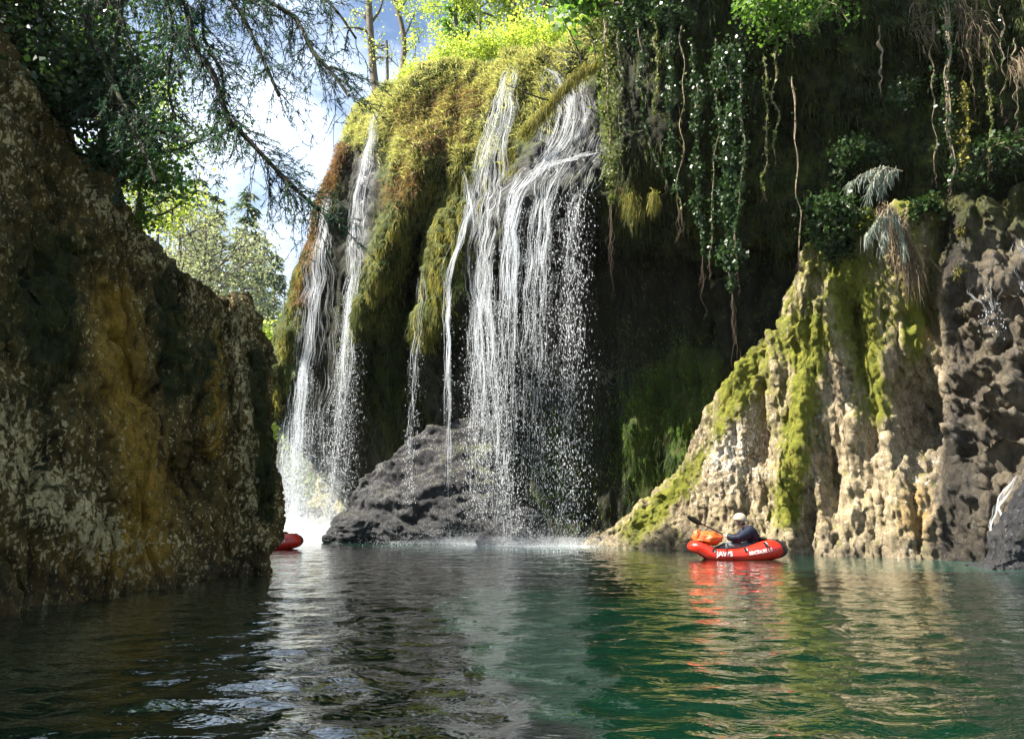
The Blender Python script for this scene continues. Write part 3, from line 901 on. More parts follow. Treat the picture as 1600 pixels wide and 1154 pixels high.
def waterfall(label, streams, group='strands of the waterfall'):
    """streams: dicts(path, n, w0, w1, ndrop, rad, dl, mat)"""
    first = streams[0]['path'][0]
    root = empty('waterfall', first[-1], label, 'waterfall', group)
    sv, sf, dv, df = [], [], [], []
    off = doff = 0
    side = unit(np.array([.82, -.57, 0]))
    outw = np.array([-.57, -.82, 0])
    for S in streams:
        full, s, s_lip = S['path']
        Ltot = s[-1]
        n, K = int(S['n'] * .42), 6
        bias = S.get('bias', 1.15)
        s0 = Ltot * rng.random(n) ** bias
        ln = S.get('dl', .9) * (.35 + 1.3 * rng.random(n))
        # long threads on the rock, short ones lower in the fall
        frac = np.clip((s0 - s_lip) / max(Ltot - s_lip, .1), 0, 1)
        ln = ln * (1.05 - .78 * frac)
        keep = (rng.random(n) < np.where(frac <= 0, S.get('on', .55), 1)) & (rng.random(n) < 1 - min(S.get('thin', .35) + .4, .93) * frac ** .7)
        s0, ln, frac = s0[keep], ln[keep], frac[keep]
        n = len(s0)
        ss = np.clip(s0[:, None] + ln[:, None] * np.linspace(0, 1, K)[None], 0, Ltot)
        base = np.stack([np.interp(ss, s, full[:, i]) for i in range(3)], -1)
        lat = rng.normal(size=n)
        nl = S.get('threads', 0)
        if nl:                                    # gather the threads into a few strings
            c = np.clip(rng.normal(size=nl), -1.6, 1.4)
            pick = rng.integers(0, nl, n)
            lat = c[pick] + lat * S.get('tight', .12)
        wdt = (S['w0'] + (S['w1'] - S['w0']) * (ss / Ltot) ** S.get('wp', 1.0)) * (1 + S.get('fan', 1.2) * np.sin(np.pi * np.clip(ss / s_lip, 0, 1)) ** .7 * (ss < s_lip))
        wob = perlin(np.stack([lat[:, None] * 3 + 0 * ss, ss * 1.1, 0 * ss + S.get('seed', 0)], -1).reshape(-1, 3)).reshape(n, K)
        o = lat[:, None] * wdt + wob * .15
        pos = base + side * o[..., None] + outw * (np.abs(rng.normal(size=n)) * S.get('deep', .12))[:, None, None]
        pos = pos + (side * .16)[None, None] * (perlin((base * [1.6, 1.6, 1.1]).reshape(-1, 3)) + .5 * perlin((base * 4.2).reshape(-1, 3))).reshape(n, K)[..., None] * np.clip(1.3 - ss / s_lip, 0, 1)[..., None]
        pos[..., 2] = np.maximum(pos[..., 2], -.02)
        rad = .36 * S.get('rad', .008) * (.35 + .9 * rng.random(n) ** 2)[:, None] * (1.1 - .5 * frac)[:, None] * np.array([.25, .8, 1, 1, .8, .2])[None]
        V, Fc = tubes(pos, rad, 4)
        sv.append(V); sf.append(Fc + off); off += len(V)
        nd = int(S['ndrop'] * 1.0)
        if nd:
            sd = s_lip + (Ltot - s_lip) * rng.random(nd) ** S.get('dbias', .8)
            lo = np.clip(rng.normal(size=nd), -1.7, 1.5)
            if nl:
                lo = np.where(rng.random(nd) < .6, c[rng.integers(0, nl, nd)] + lo * .2, lo * 1.2)
            wd = S['w0'] + (S['w1'] - S['w0']) * (sd / Ltot)
            c3 = np.stack([np.interp(sd, s, full[:, i]) for i in range(3)], -1)
            c3 = c3 + side * (lo * wd * 1.25)[:, None] + outw * rng.normal(size=nd)[:, None] * .16 * S.get('spread', 1)
            c3[:, 2] = np.maximum(c3[:, 2] + rng.normal(size=nd) * .1, .02)
            rr = S.get('drad', .0056) * (.4 + 1.5 * rng.random(nd) ** 3)
            V, Fc = drops(c3, rr, 3.4)
            dv.append(V); df.append(Fc + doff); doff += len(V)
    st = child('water_strands', np.concatenate(sv), np.concatenate(sf), M['fall'], root)
    st['kind'] = 'stuff'
    if dv:
        d = child('spray', np.concatenate(dv), np.concatenate(df), M['fall'], root)
        d['kind'] = 'stuff'
    return root


fp = fall_path
waterfall('broad thin waterfall falling off the left edge of the cliff beside the shaded rock wall', [
    dict(path=fp(cliff, [(516, 300), (505, 350), (498, 400), (492, 470), (484, 560)], 0, .5), n=2600, w0=.12, w1=.35, ndrop=5000, rad=.010, dl=1.3, threads=9, thin=.2, tight=.2),
    dict(path=fp(cliff, [(490, 400), (476, 500), (466, 600), (462, 650)], 0, .3), n=1900, w0=.15, w1=.55, ndrop=5200, rad=.009, dl=1.0, threads=12, thin=.2, tight=.3),
    dict(path=fp(cliff, [(505, 360), (502, 450), (500, 560), (500, 640)], 0, .4), n=1500, w0=.2, w1=.55, ndrop=4200, rad=.008, dl=.8, threads=10, tight=.3)])
waterfall('narrow bright waterfall dropping from the grassy brink beside the small bare tree', [
    dict(path=fp(cliff, [(590, 172), (586, 205), (576, 255), (567, 310), (562, 370), (558, 430)], 0, .35), n=3400, w0=.10, w1=.42, ndrop=8200, rad=.010, dl=1.1, threads=9, thin=.3, tight=.22)])
waterfall('thin trickle dripping from the hanging moss onto the grey boulder', [
    dict(path=fp(cliff, [(664, 420), (658, 480), (654, 522)], 1.2, .2), n=420, w0=.05, w1=.09, ndrop=700, rad=.008, dl=.9, threads=3)])
waterfall('slim solid jet of water in front of the grey boulder', [
    dict(path=fp(cliff, [(724, 268), (738, 315), (722, 372), (706, 420), (698, 468)], 0, .55), n=900, w0=.045, w1=.035, ndrop=420, rad=.013, dl=1.6, threads=3, tight=.3, wp=.4, thin=.55),
    dict(path=fp(cliff, [(770, 215), (752, 262), (738, 315)], 7.2, .2), n=420, w0=.06, w1=.06, ndrop=0, rad=.010, dl=.8, threads=4)])
waterfall('tall white waterfall running down the mossy ridge onto the grey boulder', [
    dict(path=fp(cliff, [(806, 104), (790, 140), (778, 195), (770, 255), (764, 310), (755, 370), (748, 425), (746, 462)], .8, .45), n=4600, w0=.13, w1=.38, ndrop=8200, rad=.010, dl=1.3, threads=11, tight=.2, thin=.3),
    dict(path=fp(cliff, [(810, 280), (788, 300), (770, 335), (764, 400)], 2.6, .4), n=1000, w0=.12, w1=.25, ndrop=1200, rad=.009, dl=.8, threads=7)])
waterfall('widest waterfall pouring over a mossy ledge, falling as a veil before the dark hollow', [
    dict(path=fp(cliff, [(846, 108), (866, 135), (880, 165), (882, 205), (864, 235), (838, 262), (818, 288), (806, 325)], 0, .5, out=(-.45, -.9, 0)), n=3400, w0=.11, w1=.17, ndrop=2600, fan=1.6, rad=.011, dl=1.1, threads=9, tight=.25, wp=.3),
    dict(path=fp(cliff, [(905, 120), (902, 165), (896, 205), (880, 240), (862, 270), (852, 310)], 0, .75, out=(-.45, -.9, 0)), n=2800, w0=.14, w1=.24, ndrop=2600, fan=1.6, rad=.010, dl=1.0, threads=7, tight=.2, wp=.5, thin=.6),
    dict(path=fp(cliff, [(922, 140), (915, 200), (902, 245), (880, 275), (872, 305)], 0, .9, out=(-.45, -.9, 0)), n=1500, w0=.25, w1=.35, ndrop=1800, rad=.006, dl=.6, threads=16, tight=.3, thin=.7),
    dict(path=fp(cliff, [(938, 205), (930, 245), (912, 268), (905, 305)], 0, 1.0, out=(-.45, -.9, 0)), n=1300, w0=.22, w1=.36, ndrop=5200, rad=.007, dl=.6, threads=14, tight=.35, thin=.8, spread=1.2, drad=.0068),
    dict(path=fp(cliff, [(850, 265), (846, 290), (846, 325)], 0, .8, out=(-.45, -.9, 0)), n=900, w0=.30, w1=.34, ndrop=1500, rad=.006, dl=.6, threads=16, tight=.3, thin=.7),
    dict(path=fp(cliff, [(942, 235), (900, 250), (866, 255), (836, 274), (812, 300)], 4.5, .5), n=800, w0=.16, w1=.2, ndrop=0, rad=.012, dl=.7, threads=7)])
waterfall('trickle falling over the dark rock ledges near the picture edge', [
    dict(path=fp(butt, [(1586, 372), (1592, 410), (1594, 450)], 3.1, .35), n=360, w0=.05, w1=.08, ndrop=900, rad=.006, dl=.5, threads=4),
    dict(path=fp(butt, [(1532, 430), (1535, 455), (1538, 470)], 4.6, .3), n=140, w0=.08, w1=.1, ndrop=260, rad=.005, dl=.3, threads=5)])
waterfall('short white gush spilling down the wet rock into the river', [
    dict(path=fp(butt, [(1600, 742), (1590, 775), (1578, 815), (1572, 850)], 0, .3), n=1500, w0=.05, w1=.12, ndrop=900, rad=.007, dl=.4, threads=8, drad=.006)])

# mist of fine drops where the water lands
mv = []
for (cx, cy, rx, ry, h, n, rr) in ((-8.0, 28.6, 1.0, .7, 2.4, 16000, .0065), (-7.0, 28.2, 1.3, .6, .5, 9000, .008), (-5.8, 27.2, .8, .6, 1.2, 5000, .006), (-1.2, 23.8, 1.2, .6, .7, 4000, .006), (1.2, 22.2, 1.9, .6, .35, 6500, .006), (.1, 22.8, .7, .5, .8, 2600, .006)):
    n = int(n * 2.2)
    c3 = np.stack([cx + rx * rng.normal(size=n), cy + ry * rng.normal(size=n), np.abs(rng.normal(size=n)) * h * .6 * rng.random(n) + .01], 1)
    mv.append((c3, rr * .8 * (.5 + rng.random(n))))
V, Fc = drops(np.concatenate([a for a, b in mv]), np.concatenate([b for a, b in mv]), 1.1)
tag(mesh('mist', V, Fc, M['fine_fall']), 'fine white spray over the water at the foot of the falls', 'spray', kind='stuff')


# soft clouds of spray: closed lumps of thin mist
def mist_cloud(c, r3, dens, label, seed):
    n = 40
    a = np.linspace(0, 2 * np.pi, n, endpoint=False)
    e = np.linspace(-np.pi / 2 + .01, np.pi / 2 - .01, n // 2)
    A, E = np.meshgrid(a, e, indexing='ij')
    D = np.stack([np.cos(A) * np.cos(E), np.sin(A) * np.cos(E), np.sin(E)], -1).reshape(-1, 3)
    k = 1 + .35 * fbm(D * 1.5 + seed, 3)
    V = np.array(c) + D * k[:, None] * np.array(r3)
    V[:, 2] = np.maximum(V[:, 2], .06)
    i = np.arange(n * (n // 2)).reshape(n, n // 2)
    Fc = np.stack([i[:, :-1], np.roll(i, -1, 0)[:, :-1], np.roll(i, -1, 0)[:, 1:], i[:, 1:]], -1).reshape(-1, 4)
    t = NT('spray cloud')
    t.t.links.new(t.n('ShaderNodeVolumePrincipled', {'Color': (.95, .97, 1.0, 1), 'Density': dens, 'Anisotropy': .2}).outputs[0], t.out.inputs['Volume'])
    tag(mesh('mist', V, Fc, t.m), label, 'mist', kind='stuff')


mist_cloud((-8.2, 28.9, .8), (2.0, .9, 3.4), .10, 'bright cloud of spray at the foot of the far left fall', 1)
mist_cloud((-8.0, 28.4, .2), (2.2, .8, .6), .40, 'low white mist lying on the water under the far left fall', 2)
mist_cloud((.6, 22.6, .1), (3.6, .6, .17), .30, 'low mist on the water under the wide fall', 3)
# ------------------------------------------------------------------ grass, moss and ferns on the rock (nobody could count these)
s = cliff
x_, y_ = s.px, s.py
v = s.v.ravel()
crest = np.where((v < 4.2) & (v > .8), 1.0, 0)
gz = np.maximum.reduce([segblob(x_, y_, [(600, 190), (660, 175), (740, 140), (830, 100)], 30), segblob(x_, y_, [(560, 210), (600, 200)], 16),
                        np.maximum(.8 * segblob(x_, y_, [(620, 210), (690, 230), (740, 220)], 30), .6 * segblob(x_, y_, [(800, 110), (850, 150), (830, 210)], 22)), .5 * segblob(x_, y_, [(640, 250), (655, 300)], 22)])
plat = np.where((v < 2.05) & (v > 1.4), 1.0, 0) * np.where((x_ > 520) & (x_ < 1000), 1, 0) * np.where(s.dep < 34, 1, 0)
wg = (gz * crest + plat * .5) * np.where(s.front | (v < 2.05), 1, .15) * (1 + .7 * perlin(s.V * 1.3))
cz = np.clip(gz, 0, 1)
pts, nr, k = s.scatter(wg + .25 * np.where((v < 3.0) & (v > 1.7) & (x_ < 960), 1, 0), 105000)
d = nr * .6 + [0, 0, .55] + rng.normal(size=nr.shape) * .38
V, Fc, tint = blades(pts, d, (.12 + .34 * rng.random(len(pts)) ** 1.5), .014 + .022 * rng.random(len(pts)), .5)
tag(mesh('grass', V, Fc, M['grass'], attrs={'tint': tint}), 'yellow green grass and low plants along the brink of the falls', 'grass', kind='stuff')
wb = (segblob(x_, y_, [(640, 190), (690, 165), (735, 150)], 20) + .8 * segblob(x_, y_, [(660, 225), (715, 215)], 16) + .6 * segblob(x_, y_, [(535, 235), (500, 330), (480, 420), (470, 470)], 9) + .4 * segblob(x_, y_, [(640, 270), (630, 300)], 18)) * np.where(s.front, 1, 0)
pts, nr, k = s.scatter(wb, 22000)
d = nr * .7 + [0, 0, -.1] + rng.normal(size=nr.shape) * .4
V, Fc, tint = blades(pts, d, .12 + .34 * rng.random(len(pts)), .014 + .02 * rng.random(len(pts)), .45)
tag(mesh('ferns', V, Fc, M['fern'], attrs={'tint': tint}), 'red brown dead ferns hanging below the brink', 'ferns', kind='stuff')


def moss_fur(sheet, weight, n, ln, mat, label, name='moss', out=.32, wd=.02, droop=.7):
    pts, nr, k = sheet.scatter(weight * np.where(sheet.front, 1, .1), n)
    d = nr * out + [0, 0, -.6] + rng.normal(size=nr.shape) * .22
    V, Fc, tint = blades(pts - nr * .02, d, ln * (.4 + 1.1 * rng.random(n) ** 2), wd * (.5 + rng.random(n)), droop)
    # patchy brightness of the moss itself
    tn = np.clip(.42 + .9 * fbm(pts * [1.5, 1.5, .9] + 9, 3) + .22 * rng.normal(size=n), 0, 1)
    return tag(mesh(name, V, Fc, mat, attrs={'tint': np.repeat(tn, 6)}), label, 'moss', kind='stuff')


cw = np.maximum.reduce([segblob(x_, y_, [(655, 240), (640, 330), (600, 430), (575, 490)], 26), segblob(x_, y_, [(735, 210), (705, 340), (664, 515)], 22), segblob(x_, y_, [(800, 160), (795, 260)], 12),
                        segblob(x_, y_, [(520, 290), (490, 360), (455, 500), (428, 630)], 13), segblob(x_, y_, [(650, 220), (690, 260), (640, 330)], 22), .7 * segblob(x_, y_, [(760, 280), (745, 340), (730, 420)], 9)])
moss_fur(s, cw * (v > 2.5) * (.5 + np.clip(perlin(s.V * [2, 2, .8]) + .4, 0, 1)), 60000, .15, M['moss'], 'golden green moss curtains hanging between the falls')
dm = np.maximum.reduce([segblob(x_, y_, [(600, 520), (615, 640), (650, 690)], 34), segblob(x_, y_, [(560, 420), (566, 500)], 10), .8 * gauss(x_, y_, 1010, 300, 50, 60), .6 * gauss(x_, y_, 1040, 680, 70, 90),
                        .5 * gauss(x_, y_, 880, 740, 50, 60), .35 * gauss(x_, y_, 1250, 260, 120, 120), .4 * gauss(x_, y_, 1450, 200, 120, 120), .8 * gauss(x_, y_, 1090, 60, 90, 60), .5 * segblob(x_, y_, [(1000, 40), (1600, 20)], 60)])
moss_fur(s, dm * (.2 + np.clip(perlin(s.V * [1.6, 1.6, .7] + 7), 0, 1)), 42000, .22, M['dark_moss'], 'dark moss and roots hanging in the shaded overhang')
moss_fur(s, np.maximum(gauss(x_, y_, 1055, 690, 75, 100), .5 * gauss(x_, y_, 880, 740, 45, 60)) * (.35 + np.clip(perlin(s.V * [1.6, 1.6, .7] + 17) + .2, 0, 1)), 34000, .07, M['green_moss'], 'green moss on the shaded slope beside the buttress')
b_ = butt
bm = np.maximum.reduce([segblob(b_.px, b_.py, [(1265, 520), (1250, 640), (1232, 780)], 22), segblob(b_.px, b_.py, [(1322, 430), (1352, 530)], 20), .7 * segblob(b_.px, b_.py, [(1150, 590), (1060, 760)], 14), 1.2 * gauss(b_.px, b_.py, 1545, 312, 70, 16), .8 * gauss(b_.px, b_.py, 1500, 400, 10, 60)])
moss_fur(b_, bm * np.clip(fbm(b_.V * [2.2, 2.2, .8], 3) * 1.4 + .1, 0, 1), 16000, .075, M['moss'], 'bright moss on the ribs of the sunlit buttress', wd=.014, droop=.4)
l_ = left
lm = np.maximum.reduce([segblob(l_.px, l_.py, [(130, 270), (260, 400), (330, 480), (400, 520)], 12), gauss(l_.px, l_.py, 80, 480, 60, 120), segblob(l_.px, l_.py, [(260, 440), (272, 590)], 20), segblob(l_.px, l_.py, [(410, 560), (432, 700), (430, 820)], 9)])
moss_fur(l_, lm * np.clip(perlin(l_.V * [2.5, 2.5, .9] + 3) + .3, 0, 1), 26000, .06, M['dark_moss'], 'dark moss patches on the shaded rock wall', wd=.010, droop=.4)


# ------------------------------------------------------------------ trees
def branch_set(base, height, lean, n_limb, limb_len, r0, lo=.3, up=.5, seed=1, K=9, sub=3, spread=1.0):
    """trunk and limbs as tube paths; returns paths, radii and tip points"""
    r = np.random.default_rng(seed)
    base = np.array(base, float)
    t = np.linspace(0, 1, K)
    wob = r.normal(size=(2,)) * .03
    trunk = base + np.outer(t, np.array([lean[0], lean[1], 1]) * height)
    trunk[:, 0] += np.sin(t * 5 + wob[0] * 40) * height * .015
    trunk[:, 1] += np.cos(t * 4) * height * .012
    paths, rads = [trunk], [r0 * (1 - .85 * t)]
    tips = []
    for i in range(n_limb):
        h = lo + (1 - lo) * (i + r.random()) / n_limb
        a = r.random() * 2 * np.pi
        st = np.array([np.interp(h, t, trunk[:, j]) for j in range(3)])
        ln = limb_len * (1.15 - .75 * h) * (.7 + .6 * r.random())
        d = np.array([math.cos(a) * spread, math.sin(a) * spread, up * (.6 + .8 * r.random())])
        d /= np.linalg.norm(d)
        q = st + np.outer(t, d) * ln
        q[:, 2] += ln * .18 * t ** 2 * (1 if up > 0 else -1) + .04 * ln * np.sin(t * 6 + i)
        q[:, 0] += .05 * ln * np.sin(t * 5 + i * 2)
        paths.append(q)
        rads.append(r0 * .42 * (1.1 - h * .8) * (1 - .85 * t) + .004)
        for k in range(sub):
            f = .35 + .6 * r.random()
            s0 = np.array([np.interp(f, t, q[:, j]) for j in range(3)])
            d2 = d + r.normal(size=3) * .6
            d2 /= np.linalg.norm(d2)
            l2 = ln * .5 * (1.1 - f * .5)
            q2 = s0 + np.outer(t, d2) * l2
            q2[:, 2] += .06 * l2 * np.sin(t * 5 + k)
            paths.append(q2)
            rads.append(r0 * .2 * (1.1 - h * .7) * (1 - .8 * t) + .003)
            tips.append(q2)
        tips.append(q)
    return np.array(paths), np.array(rads), np.array(tips)


def leafy_tree(base, height, label, group, leafm, barkm='bark', lean=(0, 0), n_limb=16, limb=2.2, r0=.12, nleaf=5000, lsize=.09, clump=.28, seed=1, lo=.3, up=.5, name='tree', cat='tree', sub=3, sides=6, flat=.6, bare=0.0):
    r = np.random.default_rng(seed)
    root = empty(name, base, label, cat, group)
    paths, rads, tips = branch_set(base, height, lean, n_limb, limb, r0, lo, up, seed, sub=sub)
    V, Fc = tubes(paths, rads, sides)
    child('trunk', V, Fc, M[barkm], root)
    if nleaf:
        nt = len(tips)
        wt_ = r.random(nt) ** 1.2 + .1
        wt_ *= (r.random(nt) > bare)
        ti = r.choice(nt, nleaf, p=wt_ / wt_.sum())
        f = .3 + .75 * r.random(nleaf) ** .7
        K = tips.shape[1]
        c = tips[ti, np.clip((f * (K - 1)).astype(int), 0, K - 1)] + r.normal(size=(nleaf, 3)) * clump * (.3 + .9 * r.random(nleaf))[:, None]
        V, Fc, tint = leaves(c, lsize * (.6 + .8 * r.random(nleaf)), None, flat, r=r)
        cl = r.random(nt)[ti]
        tint = np.clip(.55 * np.repeat(cl, 4) + .45 * tint, 0, 1)
        child('crown', V, Fc, M[leafm], root, attrs={'tint': tint})
    return root


def conifer(base, height, label, group, mat='far_needle', r0=.16, seed=1, tiers=26, width=.2, n_sp=26, ls=.4, lean=(0, 0), lo=.12, thin=0.0):
    r = np.random.default_rng(seed)
    root = empty('conifer_tree', base, label, 'conifer', group)
    base = np.array(base, float)
    K = 6
    t = np.linspace(0, 1, K)
    paths = [base + np.outer(t, np.array([lean[0], lean[1], 1]) * height)]
    rads = [r0 * (1 - .92 * t)]
    cs, ds, ls_ = [], [], []
    for i in range(tiers):
        h = lo + (1 - lo) * (i / tiers)
        ln0 = height * width * (1 - h) ** .85 + .15
        for j in range(6):
            if r.random() < .12 + thin:
                continue
            a = r.random() * 2 * np.pi
            ln = ln0 * (.6 + .55 * r.random())
            st = base + np.array([lean[0], lean[1], 1]) * height * (h + r.random() * .02)
            d = np.array([math.cos(a), math.sin(a), 0])
            q = st + np.outer(t, d) * ln
            q[:, 2] -= ln * (.42 * t - .22 * t ** 2) * (1.1 - .6 * h)
            paths.append(q)
            rads.append(r0 * .16 * (1 - .8 * t) + .004)
            f = r.random(n_sp)
            c = np.stack([np.interp(f, t, q[:, k]) for k in range(3)], 1)
            sd = np.cross(d, [0, 0, 1])
            sg = np.where(r.random(n_sp) < .5, 1, -1)[:, None]
            cs.append(c)
            ds.append(d * .75 + sd * sg * .8 + np.array([0, 0, -.35]) + r.normal(size=(n_sp, 3)) * .25)
            ls_.append(ls * (.5 + .7 * r.random(n_sp)) * (1.1 - .6 * h))
    V, Fc = tubes(np.array(paths), np.array(rads), 5)
    child('trunk', V, Fc, M['bark'], root)
    c, d, l_s = np.concatenate(cs), np.concatenate(ds), np.concatenate(ls_)
    V, Fc, tint = blades(c, d, l_s, l_s * .22, .25, r=r)
    child('crown', V, Fc, M[mat], root, attrs={'tint': tint})
    return root


def ground_on_hill(px, Y):
    q = W(px, Y)
    d = (hp[:, 0] - q[0]) ** 2 + (hp[:, 1] - Y) ** 2
    return np.array([q[0], Y, hp[np.argmin(d), 2]])


# far trees beyond the left rock: (pixel column, distance, pixel row of the top, kind)
far = [(205, 40, 245, 'p'), (248, 44, 255, 'p'), (288, 46, 285, 'p'), (318, 50, 330, 'p'), (352, 52, 292, 'c'), (384, 56, 362, 'c'), (405, 60, 392, 'c'), (428, 66, 405, 'p'), (446, 92, 434, 'c'),
       (372, 42, 470, 'p'), (426, 40, 500, 'y'), (445, 44, 535, 'y'), (405, 46, 520, 'c'), (340, 48, 440, 'p'), (300, 60, 300, 'c'), (455, 72, 470, 'p'), (470, 78, 488, 'p'), (265, 62, 270, 'c'), (230, 64, 280, 'p'), (475, 58, 560, 'y'), (432, 50, 580, 'y')]
desc = {'p': ['pale budding tree with yellowish twigs on the far bank', 'pale yellow green tree far behind the rock wall'], 'c': ['dark far conifer standing against the sky'], 'y': ['bright yellow green tree low on the far bank by the falls']}
names_far = ['pale budding tree at the far bank directly above the rock wall slope', 'pale budding tree beside the greenest leaves of the near trees', 'wide pale tree in the middle of the far bank', 'pale tree close to the tall thin conifer',
             'tall thin conifer rising highest into the sky gap', 'dark conifer stepping down from the tallest one', 'short conifer with a bare spiky top near the sky gap', 'pale round tree below the small distant conifer', 'tiny blue distant conifer alone beside the cliff edge',
             'low pale tree just above the white knob of the rock wall', 'bright yellow green tree between the rock wall and the left fall', 'small yellow green tree close to the moss edge of the cliff', 'dark low conifer behind the white rock knob', 'pale thin tree in front of the dark conifers',
             'conifer half hidden behind the pale far trees', 'far pale tree touching the cliff edge', 'hazy pale tree low beside the cliff edge', 'conifer hidden behind the near spruce boughs', 'pale tree far behind the near green leaves', 'yellow green tree seen under the cliff lip', 'yellow green bush like tree beside the dark edge of the rock wall']
for i, (px, Y, ty, kd) in enumerate(far):
    b = ground_on_hill(px, Y)
    top = P(px, ty, Y)[2]
    h = max(top - b[2], 4.0)
    b[2] = top - h - .4
    if kd == 'c':
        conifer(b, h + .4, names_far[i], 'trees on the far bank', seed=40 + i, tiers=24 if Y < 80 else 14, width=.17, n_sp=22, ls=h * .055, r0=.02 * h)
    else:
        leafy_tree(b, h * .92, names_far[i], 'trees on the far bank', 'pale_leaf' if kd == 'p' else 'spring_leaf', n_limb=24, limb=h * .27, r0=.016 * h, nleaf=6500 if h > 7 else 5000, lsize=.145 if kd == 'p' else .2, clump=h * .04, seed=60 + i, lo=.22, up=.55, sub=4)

# trees on top of the shaded rock wall, behind the spruce boughs
for i, (px, py, Y, h, lm, lab, n, ls, lb_) in enumerate([
        (150, 330, 17, 8.5, 'green_leaf', 'green leafy tree on the rock wall behind the mossy boughs', 6500, .10, 2.2),
        (205, 400, 20, 5.0, 'spring_leaf', 'yellow green tree coloured as if backlit, nearest the sky gap above the rock wall', 3200, .10, 1.5),  # brighter leaf colour gives the backlit look
        (30, 220, 15, 8.0, 'ivy_leaf', 'dark leafy tree in the shade at the upper picture corner', 6500, .12, 2.0),
        (-40, 200, 13, 8.0, 'ivy_leaf', 'dark tree hanging over the top of the rock wall', 5000, .12, 2.2)]):
    b = P(px, py, Y)
    leafy_tree(b, h, lab, 'leafy trees on the rock wall', lm, 'mossy_bark', n_limb=22, limb=lb_, r0=.13, nleaf=n, lsize=ls, clump=.32, seed=100 + i, lo=.12, up=.35, sub=4)


# ------------------------------------------------------------------ bushes
def shrub(c, rad, label, mat, n, ls, group=None, seed=1, name='shrub', cat='shrub', squash=.75, droop=0.0, stems=14):
    r = np.random.default_rng(seed)
    c = np.array(c, float)
    root = empty(name, c, label, cat, group)
    K = 6
    t = np.linspace(0, 1, K)
    d = unit(r.normal(size=(stems, 3)) * [1, 1, .7] + [0, 0, .5 - droop])
    ln = rad * (.8 + .5 * r.random(stems))
    q = c + d[:, None, :] * (ln[:, None] * t[None])[..., None] * np.array([1, 1, squash])
    q[..., 2] -= droop * (t ** 2)[None] * rad * .8
    V, Fc = tubes(q, .014 * rad * (1 - .8 * t)[None] * np.ones((stems, 1)) + .003, 4)
    child('stem', V, Fc, M['vine_stem'], root)
    # leaves in clumps along the stems
    ti = r.integers(0, stems, n)
    f = .25 + .85 * r.random(n) ** .6
    k = np.clip((f * (K - 1)).astype(int), 0, K - 1)
    p_ = q[ti, k] + r.normal(size=(n, 3)) * rad * .20
    V, Fc, tint = leaves(p_, ls * (.6 + .8 * r.random(n)), None, .8, r=r)
    tint = np.clip(.5 * np.repeat(r.random(stems)[ti], 4) + .5 * tint, 0, 1)
    child('foliage', V, Fc, M[mat], root, attrs={'tint': tint})
    return root


top_sh = [(640, 118, 29, .8, 'low pale green bush where the brink meets the sky'), (668, 104, 28, .9, 'yellow green bush right of the thin bare trees'), (700, 92, 27, 1.0, 'bright bush under the dark ivy covered trunk'), (735, 78, 26.5, 1.1, 'bright bush above the brown ferns'),
          (768, 66, 26, 1.1, 'bright bush over the start of the tall white fall'), (805, 58, 25.5, 1.2, 'bright bush between the tall white fall and the wide fall'), (845, 55, 25, 1.1, 'bright bush above the widest fall'), (885, 50, 24, 1.0, 'bright bush beside the mossy dead branch'), (925, 22, 22.5, 1.0, 'bright small bush against the dark overhang')]
for i, (px, py, Y, rd, lab) in enumerate(top_sh):
    shrub(P(px, py + 18, Y), rd, lab, 'spring_leaf', 2600, .085, 'bushes along the brink of the falls', seed=200 + i)
for i, (px, py, Y, h, lm, lab, n) in enumerate([
        (712, 92, 29, 7, 'green_leaf', 'dark green ivy covered trunk rising from the brink', 3600), (745, 85, 30, 8, 'spring_leaf', 'bright spring tree over the brown ferns', 7000), (800, 75, 29, 8, 'spring_leaf', 'bright spring tree above the tall white fall', 7000),
        (850, 75, 28, 8.5, 'spring_leaf', 'bright spring tree above the widest fall', 7000), (925, 50, 28, 8, 'spring_leaf', 'bright spring tree beside the dark overhang', 6000)]):
    if i == 0:
        leafy_tree(P(px, py, Y), h, lab, 'leafy trees on top of the cliff', lm, lean=(-.06, 0), n_limb=30, limb=.7, r0=.14, nleaf=n, lsize=.12, clump=.2, seed=300, lo=.02, up=.2)
    else:
        leafy_tree(P(px, py, Y), h, lab, 'leafy trees on top of the cliff', lm, n_limb=22, limb=3.0, r0=.09, nleaf=int(n * 1.4), lsize=.13, clump=.36, seed=300 + i, lo=.06, up=.4, sub=4)

# the thin trees in front of the sky
def thin_tree(way, r0, label, twigs, nleaf, seed, name='tree'):
    r = np.random.default_rng(seed)
    q = smooth_path([P(*w) for w in way], 14)
    root = empty(name, q[0], label, 'tree', 'thin trees on the brink')
    t = np.linspace(0, 1, 14)
    V, Fc = tubes([q], [r0 * (1 - .35 * t)], 8)
    child('trunk', V, Fc, M['bark'], root)
    tips = []
    for wy in twigs:
        b = smooth_path([P(*w) for w in wy], 14)
        V, Fc = tubes([b], [r0 * .36 * (1 - .8 * t) + .006], 5)
        child('limb', V, Fc, M['bark'], root)
        tips.append(b)
        fine = []
        for k in range(7):
            j = r.integers(4, 14)
            e = b[j] + np.outer(t, unit(r.normal(size=3) + [0, 0, .5]) * (.3 + .7 * r.random()))
            fine.append(e); tips.append(e)
        V, Fc = tubes(fine, np.ones((7, 1)) * (.010 * (1 - .7 * t) + .002)[None], 4)
        child('twigs', V, Fc, M['bark'], root)
    if nleaf:
        tips = np.array(tips)
        c = tips[r.integers(0, len(tips), nleaf), r.integers(5, 14, nleaf)] + r.normal(size=(nleaf, 3)) * .14
        V, Fc, tint = leaves(c, .09 * (.6 + .8 * r.random(nleaf)), None, .6, r=r)
        child('crown', V, Fc, M['spring_leaf'], root, attrs={'tint': tint})
    return root


